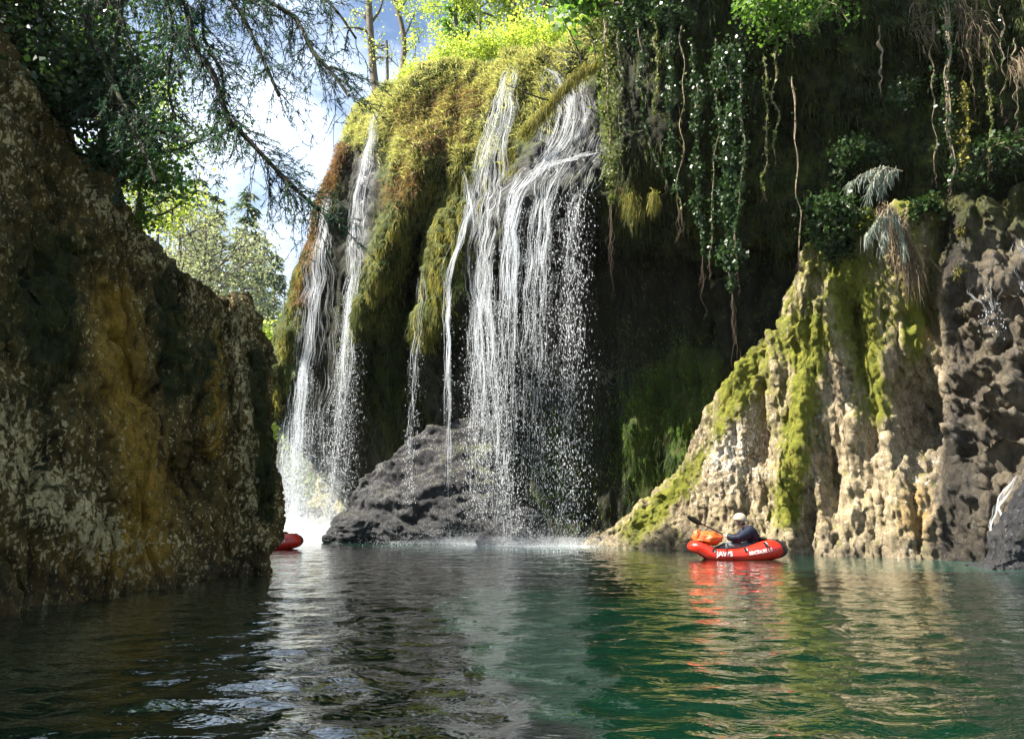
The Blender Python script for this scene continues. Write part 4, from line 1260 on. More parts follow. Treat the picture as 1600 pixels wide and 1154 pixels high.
thin_tree([(590, 160, 30.5), (583, 110, 30.5), (579, 55, 30.4), (575, -20, 30.3), (570, -60, 30)], .19, 'tall bare trunk standing nearest the sky on the brink', [[(577, 52, 30.4), (560, 44, 30.2), (536, 44, 30)], [(578, 40, 30.4), (565, 22, 30.6), (545, 16, 30.8)], [(581, 34, 30.4), (595, 12, 30.2), (600, -20, 30)], [(582, 74, 30.4), (590, 72, 30.4), (604, 70, 30.3)], [(584, 95, 30.4), (592, 90, 30.2), (602, 91, 30)]], 500, 411)
thin_tree([(627, 128, 29.6), (630, 90, 29.6), (631, 60, 29.6), (624, 25, 29.5), (612, -10, 29.4), (600, -50, 29)], .13, 'slim leaning trunk with yellow leaves beside the bushes', [[(631, 58, 29.6), (640, 40, 29.4), (648, 20, 29.2)], [(622, 20, 29.5), (632, 5, 29.5), (645, -20, 29.5)], [(631, 85, 29.6), (640, 76, 29.5), (650, 66, 29.4)]], 900, 412)
thin_tree([(605, 140, 30), (605, 100, 30), (604, 64, 30)], .085, 'short dead snag standing between two thin trunks', [[(605, 88, 30), (614, 96, 30), (624, 106, 30)], [(605, 72, 30), (596, 76, 30), (588, 74, 30)]], 0, 413)

# trees leaning out over the overhang, above the picture; they shade it
for i, (bx, by, bz, h, ln_, lab) in enumerate([(3.7, 19.6, 14.8, 6, (-.12, -.16), 'leafy tree leaning out over the hanging vines'), (5.6, 19.2, 14.8, 6, (-.12, -.16), 'leafy tree leaning out over the thick ivy'), (7.6, 18.6, 15.0, 6, (-.1, -.16), 'leafy tree leaning out above the buttress'), (9.6, 17.8, 14.6, 6, (-.1, -.12), 'leafy tree leaning out above the wet ledges'), (6.4, 17.9, 14.6, 6, (-.12, -.1), 'leafy tree at the lip of the overhang')]):
    leafy_tree((bx, by, bz), h, lab, 'leafy trees on top of the cliff', 'green_leaf', lean=ln_, n_limb=24, limb=2.5, r0=.18, nleaf=8500, lsize=.26, clump=.45, seed=500 + i, lo=.12, up=.25, sub=4)


# ------------------------------------------------------------------ hanging vines and roots
def hanging_vine(way, label, leaf_n, width, root_len=0, mat='ivy_leaf', ls=.085, r0=.012, nroots=3, seed=1, leaf_to=1.0, leaf_from=0.0, name='hanging_vine', cat='vine', group='vines hanging from the overhang', extra=2):
    r = np.random.default_rng(seed)
    q = smooth_path([P(*w) for w in way], 40)
    root = empty(name, q[0], label, cat, group)
    t = np.linspace(0, 1, 40)
    w = perlin(np.stack([t * 6, t * 0 + seed * 1.7, t * 0], 1)) * .15
    q[:, 0] += w
    pths = [q]
    for k in range(extra):
        pths.append(q + np.stack([perlin(np.stack([t * 5, t * 0 + seed + k * 3.1, t * 0], 1)), perlin(np.stack([t * 4, t * 0 + 5, t * 0 + k + seed], 1)), t * 0], 1) * max(width * .8, .05))
    V, Fc = tubes(pths, np.ones((len(pths), 1)) * (r0 * (1 - .6 * t))[None], 5)
    child('stem', V, Fc, M['vine_stem'], root)
    if leaf_n:
        f = leaf_from + (leaf_to - leaf_from) * r.random(leaf_n)
        f = f + .03 * perlin(np.stack([f * 14, f * 0 + seed, f * 0], 1))
        c = np.stack([np.interp(f, t, q[:, j]) for j in range(3)], 1)
        taper = width * (.22 + 1.5 * np.clip(perlin(np.stack([f * 11, f * 0 + seed * 2.3, f * 0], 1)) + .3, 0, 1)) * np.clip(1.25 - f * .6, .4, 1.2)
        o = r.normal(size=(leaf_n, 3)) * taper[:, None] * [1, .8, .4]
        V, Fc, tint = leaves(c + o, ls * (.5 + .8 * r.random(leaf_n)), r.normal(size=(leaf_n, 3)) * .5 + [0, -.1, -.8], .3, .42, r=r)
        child('leaves', V, Fc, M[mat], root, attrs={'tint': tint})
    if root_len:
        e = q[-1]
        ps = []
        for k in range(nroots):
            L_ = root_len * (.5 + .6 * r.random())
            tt = np.linspace(0, 1, 40)
            b = e + np.stack([.10 * perlin(np.stack([tt * 4, tt * 0 + k, tt * 0 + seed], 1)) * tt * 2 + r.normal() * .05 * tt, r.normal() * .05 * tt, -tt * L_], 1)
            ps.append(b)
        V, Fc = tubes(ps, np.ones((nroots, 1)) * (.009 * (1 - .75 * tt))[None], 4)
        child('roots', V, Fc, M['dry_root'], root)
    return root


hv_ = hanging_vine
hv_([(944, 30, 19.2), (950, 120, 18.9), (955, 220, 18.8), (958, 315, 18.8)], 'mossy ivy column with long pale roots beside the wide fall', 2000, .14, 2.5, 'vine_leaf', .08, .03, 7, 1)
hv_([(990, -30, 18.2), (1000, 60, 18.1), (1005, 160, 18.1), (1008, 205, 18.1)], 'short ivy tail with a side loop next to the mossy ivy column', 700, .10, 0, 'ivy_leaf', .09, .012, 0, 2)
hv_([(1006, 195, 18.0), (1018, 230, 18.0), (1032, 262, 18.0), (1040, 285, 18)], 'thin leafy strand slanting below the short ivy tail', 160, .035, .5, 'ivy_leaf', .07, .008, 2, 3)
hv_([(975, 170, 18.2), (978, 202, 18.2), (992, 206, 18.1), (1008, 200, 18.1)], 'small looping creeper between two ivy tails', 110, .03, 0, 'ivy_leaf', .07, .008, 0, 4)
hv_([(1044, -20, 17.6), (1050, 90, 17.5), (1052, 200, 17.5), (1054, 300, 17.5)], 'sunlit ivy rope with moss at its upper end', 1700, .085, 2.2, 'ivy_leaf', .09, .012, 3, 5)
hv_([(1080, 60, 17.2), (1086, 130, 17.2), (1090, 240, 17.2), (1096, 350, 17.2), (1100, 400, 17.2)], 'long narrow ivy rope ending in bare crossed roots', 1700, .085, 1.5, 'ivy_leaf', .09, .012, 4, 6)
hv_([(1140, 70, 16.9), (1138, 180, 16.9), (1140, 300, 16.9), (1142, 410, 16.9), (1143, 450, 16.9)], 'thickest dark green ivy curtain with a bundle of roots below', 5200, .19, 2.0, 'ivy_leaf', .10, .02, 8, 7)
hv_([(1163, 90, 16.6), (1160, 180, 16.6), (1158, 270, 16.6), (1150, 360, 16.6), (1152, 420, 16.6)], 'bright leafed strand in front of the thickest ivy curtain', 420, .05, .7, 'ivy_leaf', .095, .010, 2, 8)
hv_([(1240, 120, 16.6), (1243, 220, 16.6), (1246, 300, 16.6), (1250, 390, 16.7)], 'bare brown vine with a single pale knot left of the buttress top', 60, .03, .8, 'ivy_leaf', .07, .012, 3, 9)
hv_([(1374, 40, 16.0), (1376, 90, 16.0), (1376, 145, 16.0)], 'short pale root hanging high over the buttress', 20, .03, .3, 'ivy_leaf', .06, .016, 3, 10)
hv_([(1476, -40, 15.2), (1480, 90, 15.2), (1484, 200, 15.3), (1486, 290, 15.4)], 'long sunlit tangle of roots and leaves left of the grassy hanging tuft', 620, .13, .5, 'ivy_leaf', .09, .02, 6, 11, extra=6)
hv_([(1506, 130, 15.2), (1508, 200, 15.2), (1510, 260, 15.3)], 'yellow mossy tail hanging between the roots and the picture edge', 420, .07, .4, 'moss', .08, .012, 3, 12)
hv_([(1584, 60, 14.6), (1588, 130, 14.6), (1590, 190, 14.7)], 'thin bare root curl at the picture edge', 40, .05, .5, 'ivy_leaf', .07, .010, 4, 13)

for i, (w_, lab, ln_) in enumerate([([(965, 40, 18.6), (968, 150, 18.6), (966, 260, 18.6)], 'pale hanging root just right of the mossy ivy column', 160), ([(1022, 20, 17.8), (1024, 110, 17.8), (1022, 180, 17.8)], 'short leafy strand between the ivy tail and the ivy rope', 260), ([(1066, 40, 17.4), (1068, 140, 17.4), (1064, 240, 17.4), (1058, 330, 17.4)], 'thin pale root hanging right of the sunlit ivy rope', 60),
                                   ([(1118, 60, 17.0), (1120, 180, 17.0), (1114, 290, 17.0), (1108, 400, 17.0)], 'thin creeper hanging left of the thickest ivy curtain', 380), ([(1196, 90, 16.8), (1198, 200, 16.8), (1194, 300, 16.8)], 'sparse creeper hanging right of the thickest ivy curtain', 240), ([(1212, 60, 16.8), (1210, 140, 16.8), (1214, 240, 16.8)], 'thin dark creeper under the leafy hanging branch', 200),
                                   ([(1455, 20, 15.6), (1458, 120, 15.6), (1462, 250, 15.7)], 'pale root hanging left of the long root tangle', 90), ([(1512, 20, 15.2), (1515, 90, 15.2), (1520, 150, 15.2)], 'short root below the pale dead grass tuft', 60), ([(1545, 60, 15.0), (1548, 160, 15.0), (1545, 250, 15.1)], 'leafy root hanging between the yellow tail and the picture edge', 200), ([(1566, 10, 14.8), (1568, 90, 14.8), (1566, 160, 14.9)], 'thin root hanging near the top picture corner', 50)]):
    hv_(w_, lab, ln_, .05, .5 + .1 * (i % 4), 'vine_leaf' if i % 3 else 'ivy_leaf', .08, .010, 3, 30 + i)


def root_tuft(way, n, ln, label, mat='dry_root', sp=.25, seed=1, name='grass_tuft', cat='grass tuft', group=None):
    r = np.random.default_rng(seed)
    q = smooth_path([P(*w) for w in way], 20)
    c = q[r.integers(0, 20, n)] + r.normal(size=(n, 3)) * sp * .5
    d = r.normal(size=(n, 3)) * .35 + [-.2, -.5, -.5]
    V, Fc, tint = blades(c, d, ln * (.4 + .9 * r.random(n)), .011 + .008 * r.random(n), .9, r=r)
    o = mesh(name, V - q[0], Fc, M[mat], attrs={'tint': tint})
    o.location = tuple(q[0])
    return tag(o, label, cat, group)


root_tuft([(1500, -10, 15.3), (1520, 40, 15.3), (1530, 80, 15.3)], 240, .5, 'pale hanging tuft of dead grass high in the overhang', sp=.4, seed=3, group='dead grass tufts')
root_tuft([(1430, -5, 15.6), (1438, 30, 15.6), (1450, 65, 15.6)], 160, .3, 'small dead grass tuft beside the pale hanging rock', sp=.25, seed=4, group='dead grass tufts')
root_tuft([(1590, 90, 14.6), (1600, 110, 14.6)], 120, .4, 'thin dead grass tuft at the picture edge', sp=.2, seed=5, group='dead grass tufts')
root_tuft([(1380, 325, 16.6), (1395, 345, 16.4), (1425, 420, 16.2)], 900, .5, 'brown hanging grass draped down the top of the buttress', sp=.2, seed=6, group='dead grass tufts')
root_tuft([(985, 300, 18.9), (992, 330, 18.9)], 500, .28, 'golden moss beard glowing under the overhang lip', 'moss', .22, 7, 'moss_beard', 'moss beard')
root_tuft([(1020, 300, 18.7), (1022, 318, 18.7)], 260, .26, 'small golden moss beard right of the larger one', 'moss', .12, 8, 'moss_beard', 'moss beard')

# shrubs in the overhang
for i, (px, py, Y, rd, lab, n, mt) in enumerate([(1225, -22, 16.2, 1.0, 'leafy green branch hanging in at the top edge over the overhang', 1500, 'green_leaf'), (1300, 5, 16.2, .7, 'small leafy spray right of the larger hanging branch', 420, 'green_leaf'), (1190, -5, 16.4, .55, 'small leaf cluster left of the larger hanging branch', 500, 'green_leaf'),
                                     (1300, 320, 17.0, .7, 'dark green plants in the shade over the buttress top', 1400, 'ivy_leaf'), (1330, 230, 17.4, .6, 'dark creeper patch in the middle of the overhang', 1100, 'ivy_leaf'), (985, 20, 18.6, .6, 'leafy ivy clump where the short ivy tail begins', 1200, 'ivy_leaf'), (1040, 20, 17.8, .5, 'ivy clump at the head of the sunlit ivy rope', 900, 'ivy_leaf'),
                                     (1300, 372, 17.3, .45, 'dark ivy fringe where the buttress top meets the overhang', 700, 'ivy_leaf'), (1440, 318, 16.4, .4, 'ivy fringe on the buttress top beside the silvery bough', 600, 'ivy_leaf'), (1350, 338, 16.9, .35, 'low plants under the silvery bough', 500, 'vine_leaf'), (1420, 130, 16.4, .5, 'sparse creeper left of the long root tangle', 420, 'ivy_leaf'), (1550, 230, 15.2, .6, 'sparse dark creeper near the picture edge', 520, 'ivy_leaf')]):
    shrub(P(px, py, Y), rd, lab, mt, n, .095, 'leafy plants in the overhang', seed=700 + i, droop=.7)

# ------------------------------------------------------------------ dead mossy branch over the wide fall
root = empty('dead_branch', P(945, 70, 19.6), 'mossy dead branch reaching down across the widest fall', 'branch')
t14 = np.linspace(0, 1, 24)
main = smooth_path([P(975, 40, 19.6), P(940, 92, 19.6), P(912, 108, 20.0), P(890, 128, 20.3), P(862, 158, 20.6), P(842, 182, 20.7), P(812, 212, 20.9)], 24)
V, Fc = tubes([main], [(.085 * (1 - .75 * t14)) * (1 + .35 * perlin(main * 5))], 8)
child('limb', V, Fc, M['mossy_bark'], root)
tw = [[P(912, 108, 20), P(900, 70, 20.1), P(880, 30, 20.2), P(868, -5, 20.3)], [P(890, 128, 20.3), P(862, 100, 20.6), P(835, 70, 21)], [P(862, 158, 20.6), P(835, 150, 20.6), P(790, 132, 20.7)], [P(930, 98, 19.7), P(925, 60, 19.8), P(900, 20, 20)], [P(842, 182, 20.7), P(838, 205, 20.5), P(826, 225, 20.4)], [P(945, 90, 19.4), P(965, 140, 19.3), P(970, 190, 19.3)]]
for w_ in tw:
    q = smooth_path(w_, 24)
    V, Fc = tubes([q], [.028 * (1 - .75 * t14) + .004], 5)
    child('twig', V, Fc, M['mossy_bark'], root)
n = 5200
c = main[np.clip((rng.random(n) ** .8 * 23).astype(int), 0, 23)] + rng.normal(size=(n, 3)) * .07
V, Fc, tint = blades(c, rng.normal(size=(n, 3)) * .4 + [0, 0, -.7], .10 + .26 * rng.random(n) ** 2, .014, .5)
child('moss', V, Fc, M['moss'], root, attrs={'tint': tint})['kind'] = 'stuff'

# ------------------------------------------------------------------ fallen silvery bough on the buttress
root = empty('fallen_bough', P(1400, 290, 16.2), 'silvery dead fir bough drooping over the top of the buttress', 'branch')
ps, cs, ds = [], [], []
for wy in ([(1410, 268, 16.0), (1378, 262, 15.9), (1350, 272, 15.8), (1328, 288, 15.7)], [(1400, 265, 16.0), (1385, 275, 15.8), (1375, 300, 15.7)], [(1385, 262, 15.9), (1365, 280, 15.7), (1356, 305, 15.7)],
           [(1390, 320, 16.0), (1385, 345, 15.9), (1375, 385, 15.8)], [(1395, 325, 16.0), (1405, 360, 15.9), (1412, 395, 15.8)], [(1380, 330, 16), (1368, 350, 15.9), (1350, 372, 15.8)]):
    q = smooth_path([P(*w) for w in wy], 24)
    ps.append(q)
    n = 150
    f = rng.integers(2, 24, n)
    cs.append(q[f] + rng.normal(size=(n, 3)) * .03)
    tg = unit(q[-1] - q[0])
    ds.append(np.outer(np.ones(n), tg) * .35 + rng.normal(size=(n, 3)) * .25 + [0, 0, -.7])
V, Fc = tubes(ps, np.ones((len(ps), 1)) * (.02 * (1 - .8 * t14) + .003)[None], 5)
child('twigs', V, Fc, M['vine_stem'], root)
c, d = np.concatenate(cs), np.concatenate(ds)
V, Fc, tint = blades(c, d, .14 + .22 * rng.random(len(c)), .018, .25)
child('needles', V, Fc, M['silver_needle'], root, attrs={'tint': tint})

# ------------------------------------------------------------------ the big spruce whose mossy boughs hang into the picture
trunk = smooth_path([P(20, 290, 11.5) - [0, 0, .5], [-6.6, 11.2, 10.5], [-6.3, 10.6, 14], [-5.9, 10.0, 18]], 24)
sp = empty('spruce_tree', trunk[0], 'big dark spruce with mossy boughs drooping in front of the sky', 'conifer')
V, Fc = tubes([trunk], [.26 * (1 - .5 * t14)], 12)
child('trunk', V, Fc, M['mossy_bark'], sp)
T_ = lambda z: np.array([np.interp(z, trunk[:, 2], trunk[:, i]) for i in range(3)])
B = [  # height on the trunk, way-points, thickness, twig count
    (12.5, [(139, 0, 10.2), (163, 97, 9.9), (184, 146, 9.7), (215, 215, 9.5), (245, 285, 9.3)], .075, 40),
    (12.0, [(175, 120, 9.8), (196, 166, 9.6), (250, 205, 9.4), (300, 224, 9.2)], .045, 34),
    (15.5, [(255, -60, 9.4), (288, 0, 9.2), (303, 69, 9.0), (334, 118, 8.9), (357, 187, 8.8), (380, 210, 8.7), (444, 278, 8.6), (498, 328, 8.5)], .07, 120),
    (15.8, [(325, -70, 9.2), (364, 0, 9.0), (388, 42, 8.9), (416, 104, 8.8), (436, 150, 8.7)], .05, 70),
    (16.2, [(360, -60, 9.3), (409, -5, 9.1), (461, 28, 8.9), (488, 80, 8.8), (516, 110, 8.7), (545, 150, 8.6)], .055, 95),
    (14.8, [(290, -80, 9.8), (315, 0, 9.6), (319, 60, 9.4), (345, 110, 9.2), (350, 150, 9.1)], .045, 50),
    (13.4, [(170, -40, 10.2), (190, 30, 10.0), (200, 60, 9.9), (215, 110, 9.8)], .04, 30),
    (16.6, [(430, -80, 9.0), (480, -20, 8.8), (520, 10, 8.7), (556, 60, 8.6)], .04, 70),
    (14.2, [(235, -60, 9.9), (262, 0, 9.7), (270, 60, 9.6), (262, 130, 9.5), (275, 190, 9.4)], .04, 60),
    (13.0, [(60, -60, 10.5), (80, 30, 10.3), (120, 90, 10.2), (150, 150, 10.1)], .05, 40),
]
rs = np.random.default_rng(77)
for bi, (tz, way, th, ntw) in enumerate(B):
    q = smooth_path([T_(tz)] + [P(*w) for w in way], 60)
    t60 = np.linspace(0, 1, 60)
    rr = th * (1 - .72 * t60) * (1 + .5 * perlin(q * 4.5)) + .006
    V, Fc = tubes([q], [rr], 8)
    bo = child('bough', V, Fc, M['mossy_bark'], sp)
    tan = unit(np.gradient(q, axis=0))
    tws, twr, cc, dd, ll = [], [], [], [], []
    for k in range(int(ntw * 1.7)):
        j = int(60 * (.33 + .66 * rs.random()))
        sd = unit(np.cross(tan[j], rs.normal(size=3)))
        d = unit(tan[j] * .75 + sd * .75 + np.array([0, 0, -.25]))
        ln = (.35 + .95 * rs.random()) * (1.15 - .5 * j / 60)
        tt = np.linspace(0, 1, 10)
        w_ = q[j] + np.outer(tt, d) * ln
        w_[:, 2] -= .22 * ln * tt ** 2
        w_ += np.stack([perlin(np.stack([tt * 3, tt * 0 + k, tt * 0 + m + bi], 1)) for m in range(3)], 1) * .05
        tws.append(w_); twr.append(.006 * (1 - .75 * tt) + .0012)
        for k2 in range(5):
            i2 = rs.integers(2, 9)
            d2 = unit(d * .8 + rs.normal(size=3) * .55 + [0, 0, -.2])
            l2 = .10 + .24 * rs.random()
            v_ = w_[i2] + np.outer(tt, d2) * l2
            v_[:, 2] -= .10 * l2 * tt ** 2
            tws.append(v_); twr.append(.003 * (1 - .7 * tt) + .0009)
            m = 9
            cc.append(v_[rs.integers(1, 10, m)]); dd.append(d2 * .8 + rs.normal(size=(m, 3)) * .55); ll.append(.04 + .045 * rs.random(m))
        m = 10
        cc.append(w_[rs.integers(1, 10, m)]); dd.append(d * .8 + rs.normal(size=(m, 3)) * .55); ll.append(.04 + .045 * rs.random(m))
    V, Fc = tubes(tws, twr, 3)
    loc = np.array(sp.location)
    tag(mesh('twigs', V - loc, Fc, M['mossy_bark'], bo), kind='stuff')
    c, d, l_s = np.concatenate(cc), np.concatenate(dd), np.concatenate(ll)
    V, Fc, tint = blades(c, d, l_s, .011 + 0 * l_s, .1, r=rs)
    tag(mesh('needles', V - loc, Fc, M['needle'], bo, attrs={'tint': tint}), kind='stuff')
    n = int(260 * th / .05)
    j = (60 * (.25 + .7 * rs.random(n))).astype(int)
    V, Fc, tint = blades(q[j] + rs.normal(size=(n, 3)) * .02, rs.normal(size=(n, 3)) * .35 + [0, 0, -.6], .05 + .12 * rs.random(n) ** 2, .010, .5, r=rs)
    tag(mesh('moss', V - loc, Fc, M['dark_moss'], bo, attrs={'tint': tint}), kind='stuff')

# ivy and bushes over the top of the shaded wall
for i, (px, py, Y, rd, lab, n, mt) in enumerate([(150, 180, 10.6, .9, 'bushy ivy in the shade behind the mossiest bough', 2600, 'ivy_leaf'), (95, 120, 10.5, 1.0, 'dark ivy mass above the rock wall', 2600, 'ivy_leaf'), (215, 285, 11.6, .7, 'green leafy bush on the slope of the rock wall', 1900, 'green_leaf'), (60, 30, 10.2, 1.0, 'darkest ivy at the upper picture corner', 2400, 'ivy_leaf'), (140, 260, 10.9, .5, 'low ivy where the rock wall top begins to slope', 1000, 'ivy_leaf'), (185, 110, 11.2, .9, 'bright green leaves behind the mossy bough', 1700, 'green_leaf')]):
    shrub(P(px, py, Y), rd, lab, mt, n, .085, 'bushes on the shaded rock wall', seed=800 + i)
# ------------------------------------------------------------------ inflatable boats
def hull_frame(L_, Wd):
    n = 120
    a = np.linspace(0, 2 * np.pi, n, endpoint=False)
    ca, sa = np.cos(a), np.sin(a)
    x = L_ / 2 * np.sign(ca) * np.abs(ca) ** .85
    y = Wd / 2 * np.sign(sa) * np.abs(sa) ** .8
    u = x / (L_ / 2)                                  # -1 stern, +1 bow
    rad = .13 + .075 * sstep(.1, -.8, u) + .012 * sstep(.5, 1, u)
    z = rad - .045 + .16 * sstep(.55, 1.05, u) + .05 * sstep(-.5, -1.05, u)
    return x, y, z, rad, u


def boat(loc, head, label, black_from=-.90):
    root = empty('inflatable_boat', (0, 0, 0), label, 'boat', 'red inflatable boats')
    x, y, z, rad, u = hull_frame(1.55, .60)
    c = np.stack([x, y, z], 1)
    n = len(c)
    tan = unit(np.roll(c, -1, 0) - np.roll(c, 1, 0))
    outd = unit(np.cross(tan, [0, 0, 1.0]))
    upd = np.cross(outd, tan)
    S_ = 24
    th = np.arange(S_) / S_ * 2 * np.pi
    V = c[:, None, :] + rad[:, None, None] * (np.cos(th)[None, :, None] * outd[:, None, :] + np.sin(th)[None, :, None] * upd[:, None, :])
    # pointed ends
    stern = sstep(-.72, -1.0, u)
    V[:, :, 0] -= (stern * .13)[:, None] * np.clip(np.cos(th), 0, 1)[None]
    V[:, :, 0] += (sstep(.8, 1.0, u) * .06)[:, None] * np.clip(np.cos(th), 0, 1)[None]
    idx = np.arange(n * S_).reshape(n, S_)
    Fc = np.stack([idx, np.roll(idx, -1, 0), np.roll(np.roll(idx, -1, 0), -1, 1), np.roll(idx, -1, 1)], -1)
    fu = u
    isblk = (fu < black_from)
    mesh('tube', V.reshape(-1, 3), Fc[~isblk].reshape(-1, 4), M['red'], root)
    mesh('stern_panel', V.reshape(-1, 3), Fc[isblk].reshape(-1, 4), M['black'], root)
    # floor
    k = 5
    rings = np.stack([np.concatenate([c[:, :2] * f, np.full((n, 1), .06)], 1) for f in np.linspace(0.02, 1, k)], 0)
    ii_ = np.arange(k * n).reshape(k, n)
    Ff = np.stack([ii_[:-1], np.roll(ii_[:-1], -1, 1), np.roll(ii_[1:], -1, 1), ii_[1:]], -1).reshape(-1, 4)
    mesh('floor', rings.reshape(-1, 3), Ff, M['black'], root)
    # inflated seat back
    tt = np.linspace(0, 1, 12)
    bk = np.stack([np.full(12, -.56) - .05 * np.sin(tt * np.pi), -.22 + .44 * tt, np.full(12, .36)], 1)
    Vb, Fb = tubes([bk], [.075 + .03 * np.sin(tt * np.pi)], 10)
    mesh('seat_back', Vb, Fb, M['black'], root)
    # lashing tabs and a grab loop on the tube
    for uu, sy in ((-.70, 1), (-.22, 1), (.62, 1), (-.70, -1), (.62, -1)):
        j = int(np.argmin(np.abs(u - uu) + (np.sign(y) != sy) * 9))
        pts = []
        for a0 in np.linspace(.45, 1.15, 6):
            pts.append(c[j] + (rad[j] + .004) * (math.cos(a0) * outd[j] + math.sin(a0) * upd[j]))
        pts = np.array(pts)
        w_ = tan[j] * .035
        Vt = np.concatenate([pts - w_, pts + w_, pts - w_ + outd[j] * .008 + upd[j] * .008, pts + w_ + outd[j] * .008 + upd[j] * .008])
        m = 6
        q = np.arange(m - 1)[:, None]
        Ft = np.concatenate([q + np.array([2 * m, 3 * m, 3 * m + 1, 2 * m + 1]), q + np.array([0, 1, 2 * m + 1, 2 * m]), q + np.array([m, 3 * m, 3 * m + 1, m + 1])])
        mesh('lashing_tab', Vt, Ft, M['black'], root)
    lp = np.stack([np.full(12, 0) - .86 - .07 * np.sin(tt * np.pi), -.10 + .2 * tt, np.full(12, .40)], 1)
    Vl, Fl = tubes([lp], [np.full(12, .012)], 6)
    mesh('grab_loop', Vl, Fl, M['black'], root)

    # lettering wrapped on the port side of the tube
    def letters(txt, u0, u1, th0, height, name, extrude=.012, shear=0.0, lab=None):
        cu = bpy.data.curves.new('lettering', 'FONT')
        cu.body = txt
        cu.size = 1
        cu.shear = shear
        cu.resolution_u = 6
        cu.offset = .02
        ob = bpy.data.objects.new('lettering', cu)
        COL.objects.link(ob)
        dg = bpy.context.evaluated_depsgraph_get()
        me = bpy.data.meshes.new_from_object(ob.evaluated_get(dg))
        bpy.data.objects.remove(ob)
        co = np.array([v_.co[:] for v_ in me.vertices])
        co[:, 0] = (co[:, 0] - co[:, 0].min()) / np.ptp(co[:, 0])
        co[:, 1] = (co[:, 1] - co[:, 1].min()) / np.ptp(co[:, 1])
        # text runs from bow (left, seen from port) to stern
        port = np.where((y > .05))[0]
        o_ = np.argsort(u[port])
        up_, cp, rp = u[port][o_], c[port][o_], rad[port][o_]
        op, vp = outd[port][o_], upd[port][o_]
        uu = u0 + (u1 - u0) * co[:, 0]
        ip = lambda A: np.stack([np.interp(uu, up_, A[:, i]) for i in range(3)], 1)
        C_, O_, U_ = ip(cp), unit(ip(op)), unit(ip(vp))
        r_ = np.interp(uu, up_, rp)
        ang = th0 + (co[:, 1] - .5) * height / r_
        nv = C_ + (r_ + extrude)[:, None] * (np.cos(ang)[:, None] * O_ + np.sin(ang)[:, None] * U_)
        for v_, q in zip(me.vertices, nv):
            v_.co = q
        me.materials.clear()
        me.materials.append(M['white_print'])
        me.name = name
        o2 = bpy.data.objects.new(name, me)
        COL.objects.link(o2)
        o2.parent = root
        if lab:
            o2['label'] = lab

    if True:
        letters('JAWS', .56, .16, .20, .13, 'lettering', shear=0, lab='white word JAWS on the tube near the bow')
        letters('MINOTAURE 1 0', -.26, -.78, .18, .075, 'lettering', shear=.12, lab='small white print on the tube near the stern')
    root.location = loc
    root.rotation_euler = (0, 0, head)
    return root


def skin_body(name, nodes, edges, mat, parent, levels=2):
    """nodes: name -> (x,y,z,r); grown into one smooth surface"""
    keys = list(nodes)
    me = bpy.data.meshes.new(name)
    me.from_pydata([nodes[k][:3] for k in keys], [(keys.index(a), keys.index(b)) for a, b in edges], [])
    ob = bpy.data.objects.new(name, me)
    COL.objects.link(ob)
    md = ob.modifiers.new('skin', 'SKIN')
    md.use_smooth_shade = True
    if not me.skin_vertices:
        me.skin_vertices.new()
    for i, k in enumerate(keys):
        sv_ = me.skin_vertices[0].data[i]
        rr = nodes[k][3]
        sv_.radius = (rr, rr) if not isinstance(rr, tuple) else rr
        sv_.use_root = (i == 0)
    sd = ob.modifiers.new('sub', 'SUBSURF')
    sd.levels = sd.render_levels = levels
    dg = bpy.context.evaluated_depsgraph_get()
    m2 = bpy.data.meshes.new_from_object(ob.evaluated_get(dg))
    bpy.data.objects.remove(ob)
    m2.materials.clear()
    m2.materials.append(mat)
    m2.name = name
    for p_ in m2.polygons:
        p_.use_smooth = True
    o = bpy.data.objects.new(name, m2)
    COL.objects.link(o)
    o.parent = parent
    return o


kp = W(1148, 16.2)
HEAD = R(180 - 4)
boat1 = boat((kp[0], kp[1], 0), HEAD, 'red inflatable boat with black stern carrying the paddler and an orange bag')
lb = W(424, 20.6)
boat2 = boat((lb[0] - .28, lb[1], 0), R(180 + 8), 'second red inflatable boat half hidden behind the shaded rock wall', -.975)

# paddler: local frame as the boat, x to the bow, y to port (towards the camera)
man = empty('person', (kp[0], kp[1], 0), 'paddler in a navy jacket and cream helmet leaning forward in the red boat', 'person')
man.rotation_euler = (0, 0, HEAD)
H1, H2 = np.array([.24, .12, .51]), np.array([-.10, -.16, .36])
nodes = dict(pelvis=(-.40, 0, .24, .15), belly=(-.41, 0, .38, .14), chest=(-.35, 0, .51, (.17, .15)), neck0=(-.26, 0, .65, .07), neck=(-.22, .0, .70, .055), head=(-.17, .0, .79, (.085, .075)), crown=(-.16, 0, .87, (.075, .07)), nose=(-.065, .0, .795, .016), chin=(-.09, 0, .73, .035),
             ear=(-.17, .085, .80, .014), ear2=(-.17, -.085, .80, .014),
             shl=(-.31, .18, .58, .08), ell=(-.05, .27, .42, .055), wrl=(.19, .17, .475, .033),
             shr=(-.31, -.18, .58, .08), elr=(-.16, -.33, .42, .055), wrr=(-.13, -.24, .38, .033),
             hpl=(-.34, .10, .22, .10), knl=(.08, .16, .29, .07), anl=(.44, .12, .14, .045), tol=(.52, .13, .24, .04),
             hpr=(-.34, -.10, .22, .10), knr=(.08, -.16, .29, .07), anr=(.44, -.12, .14, .045), tor=(.52, -.13, .24, .04))
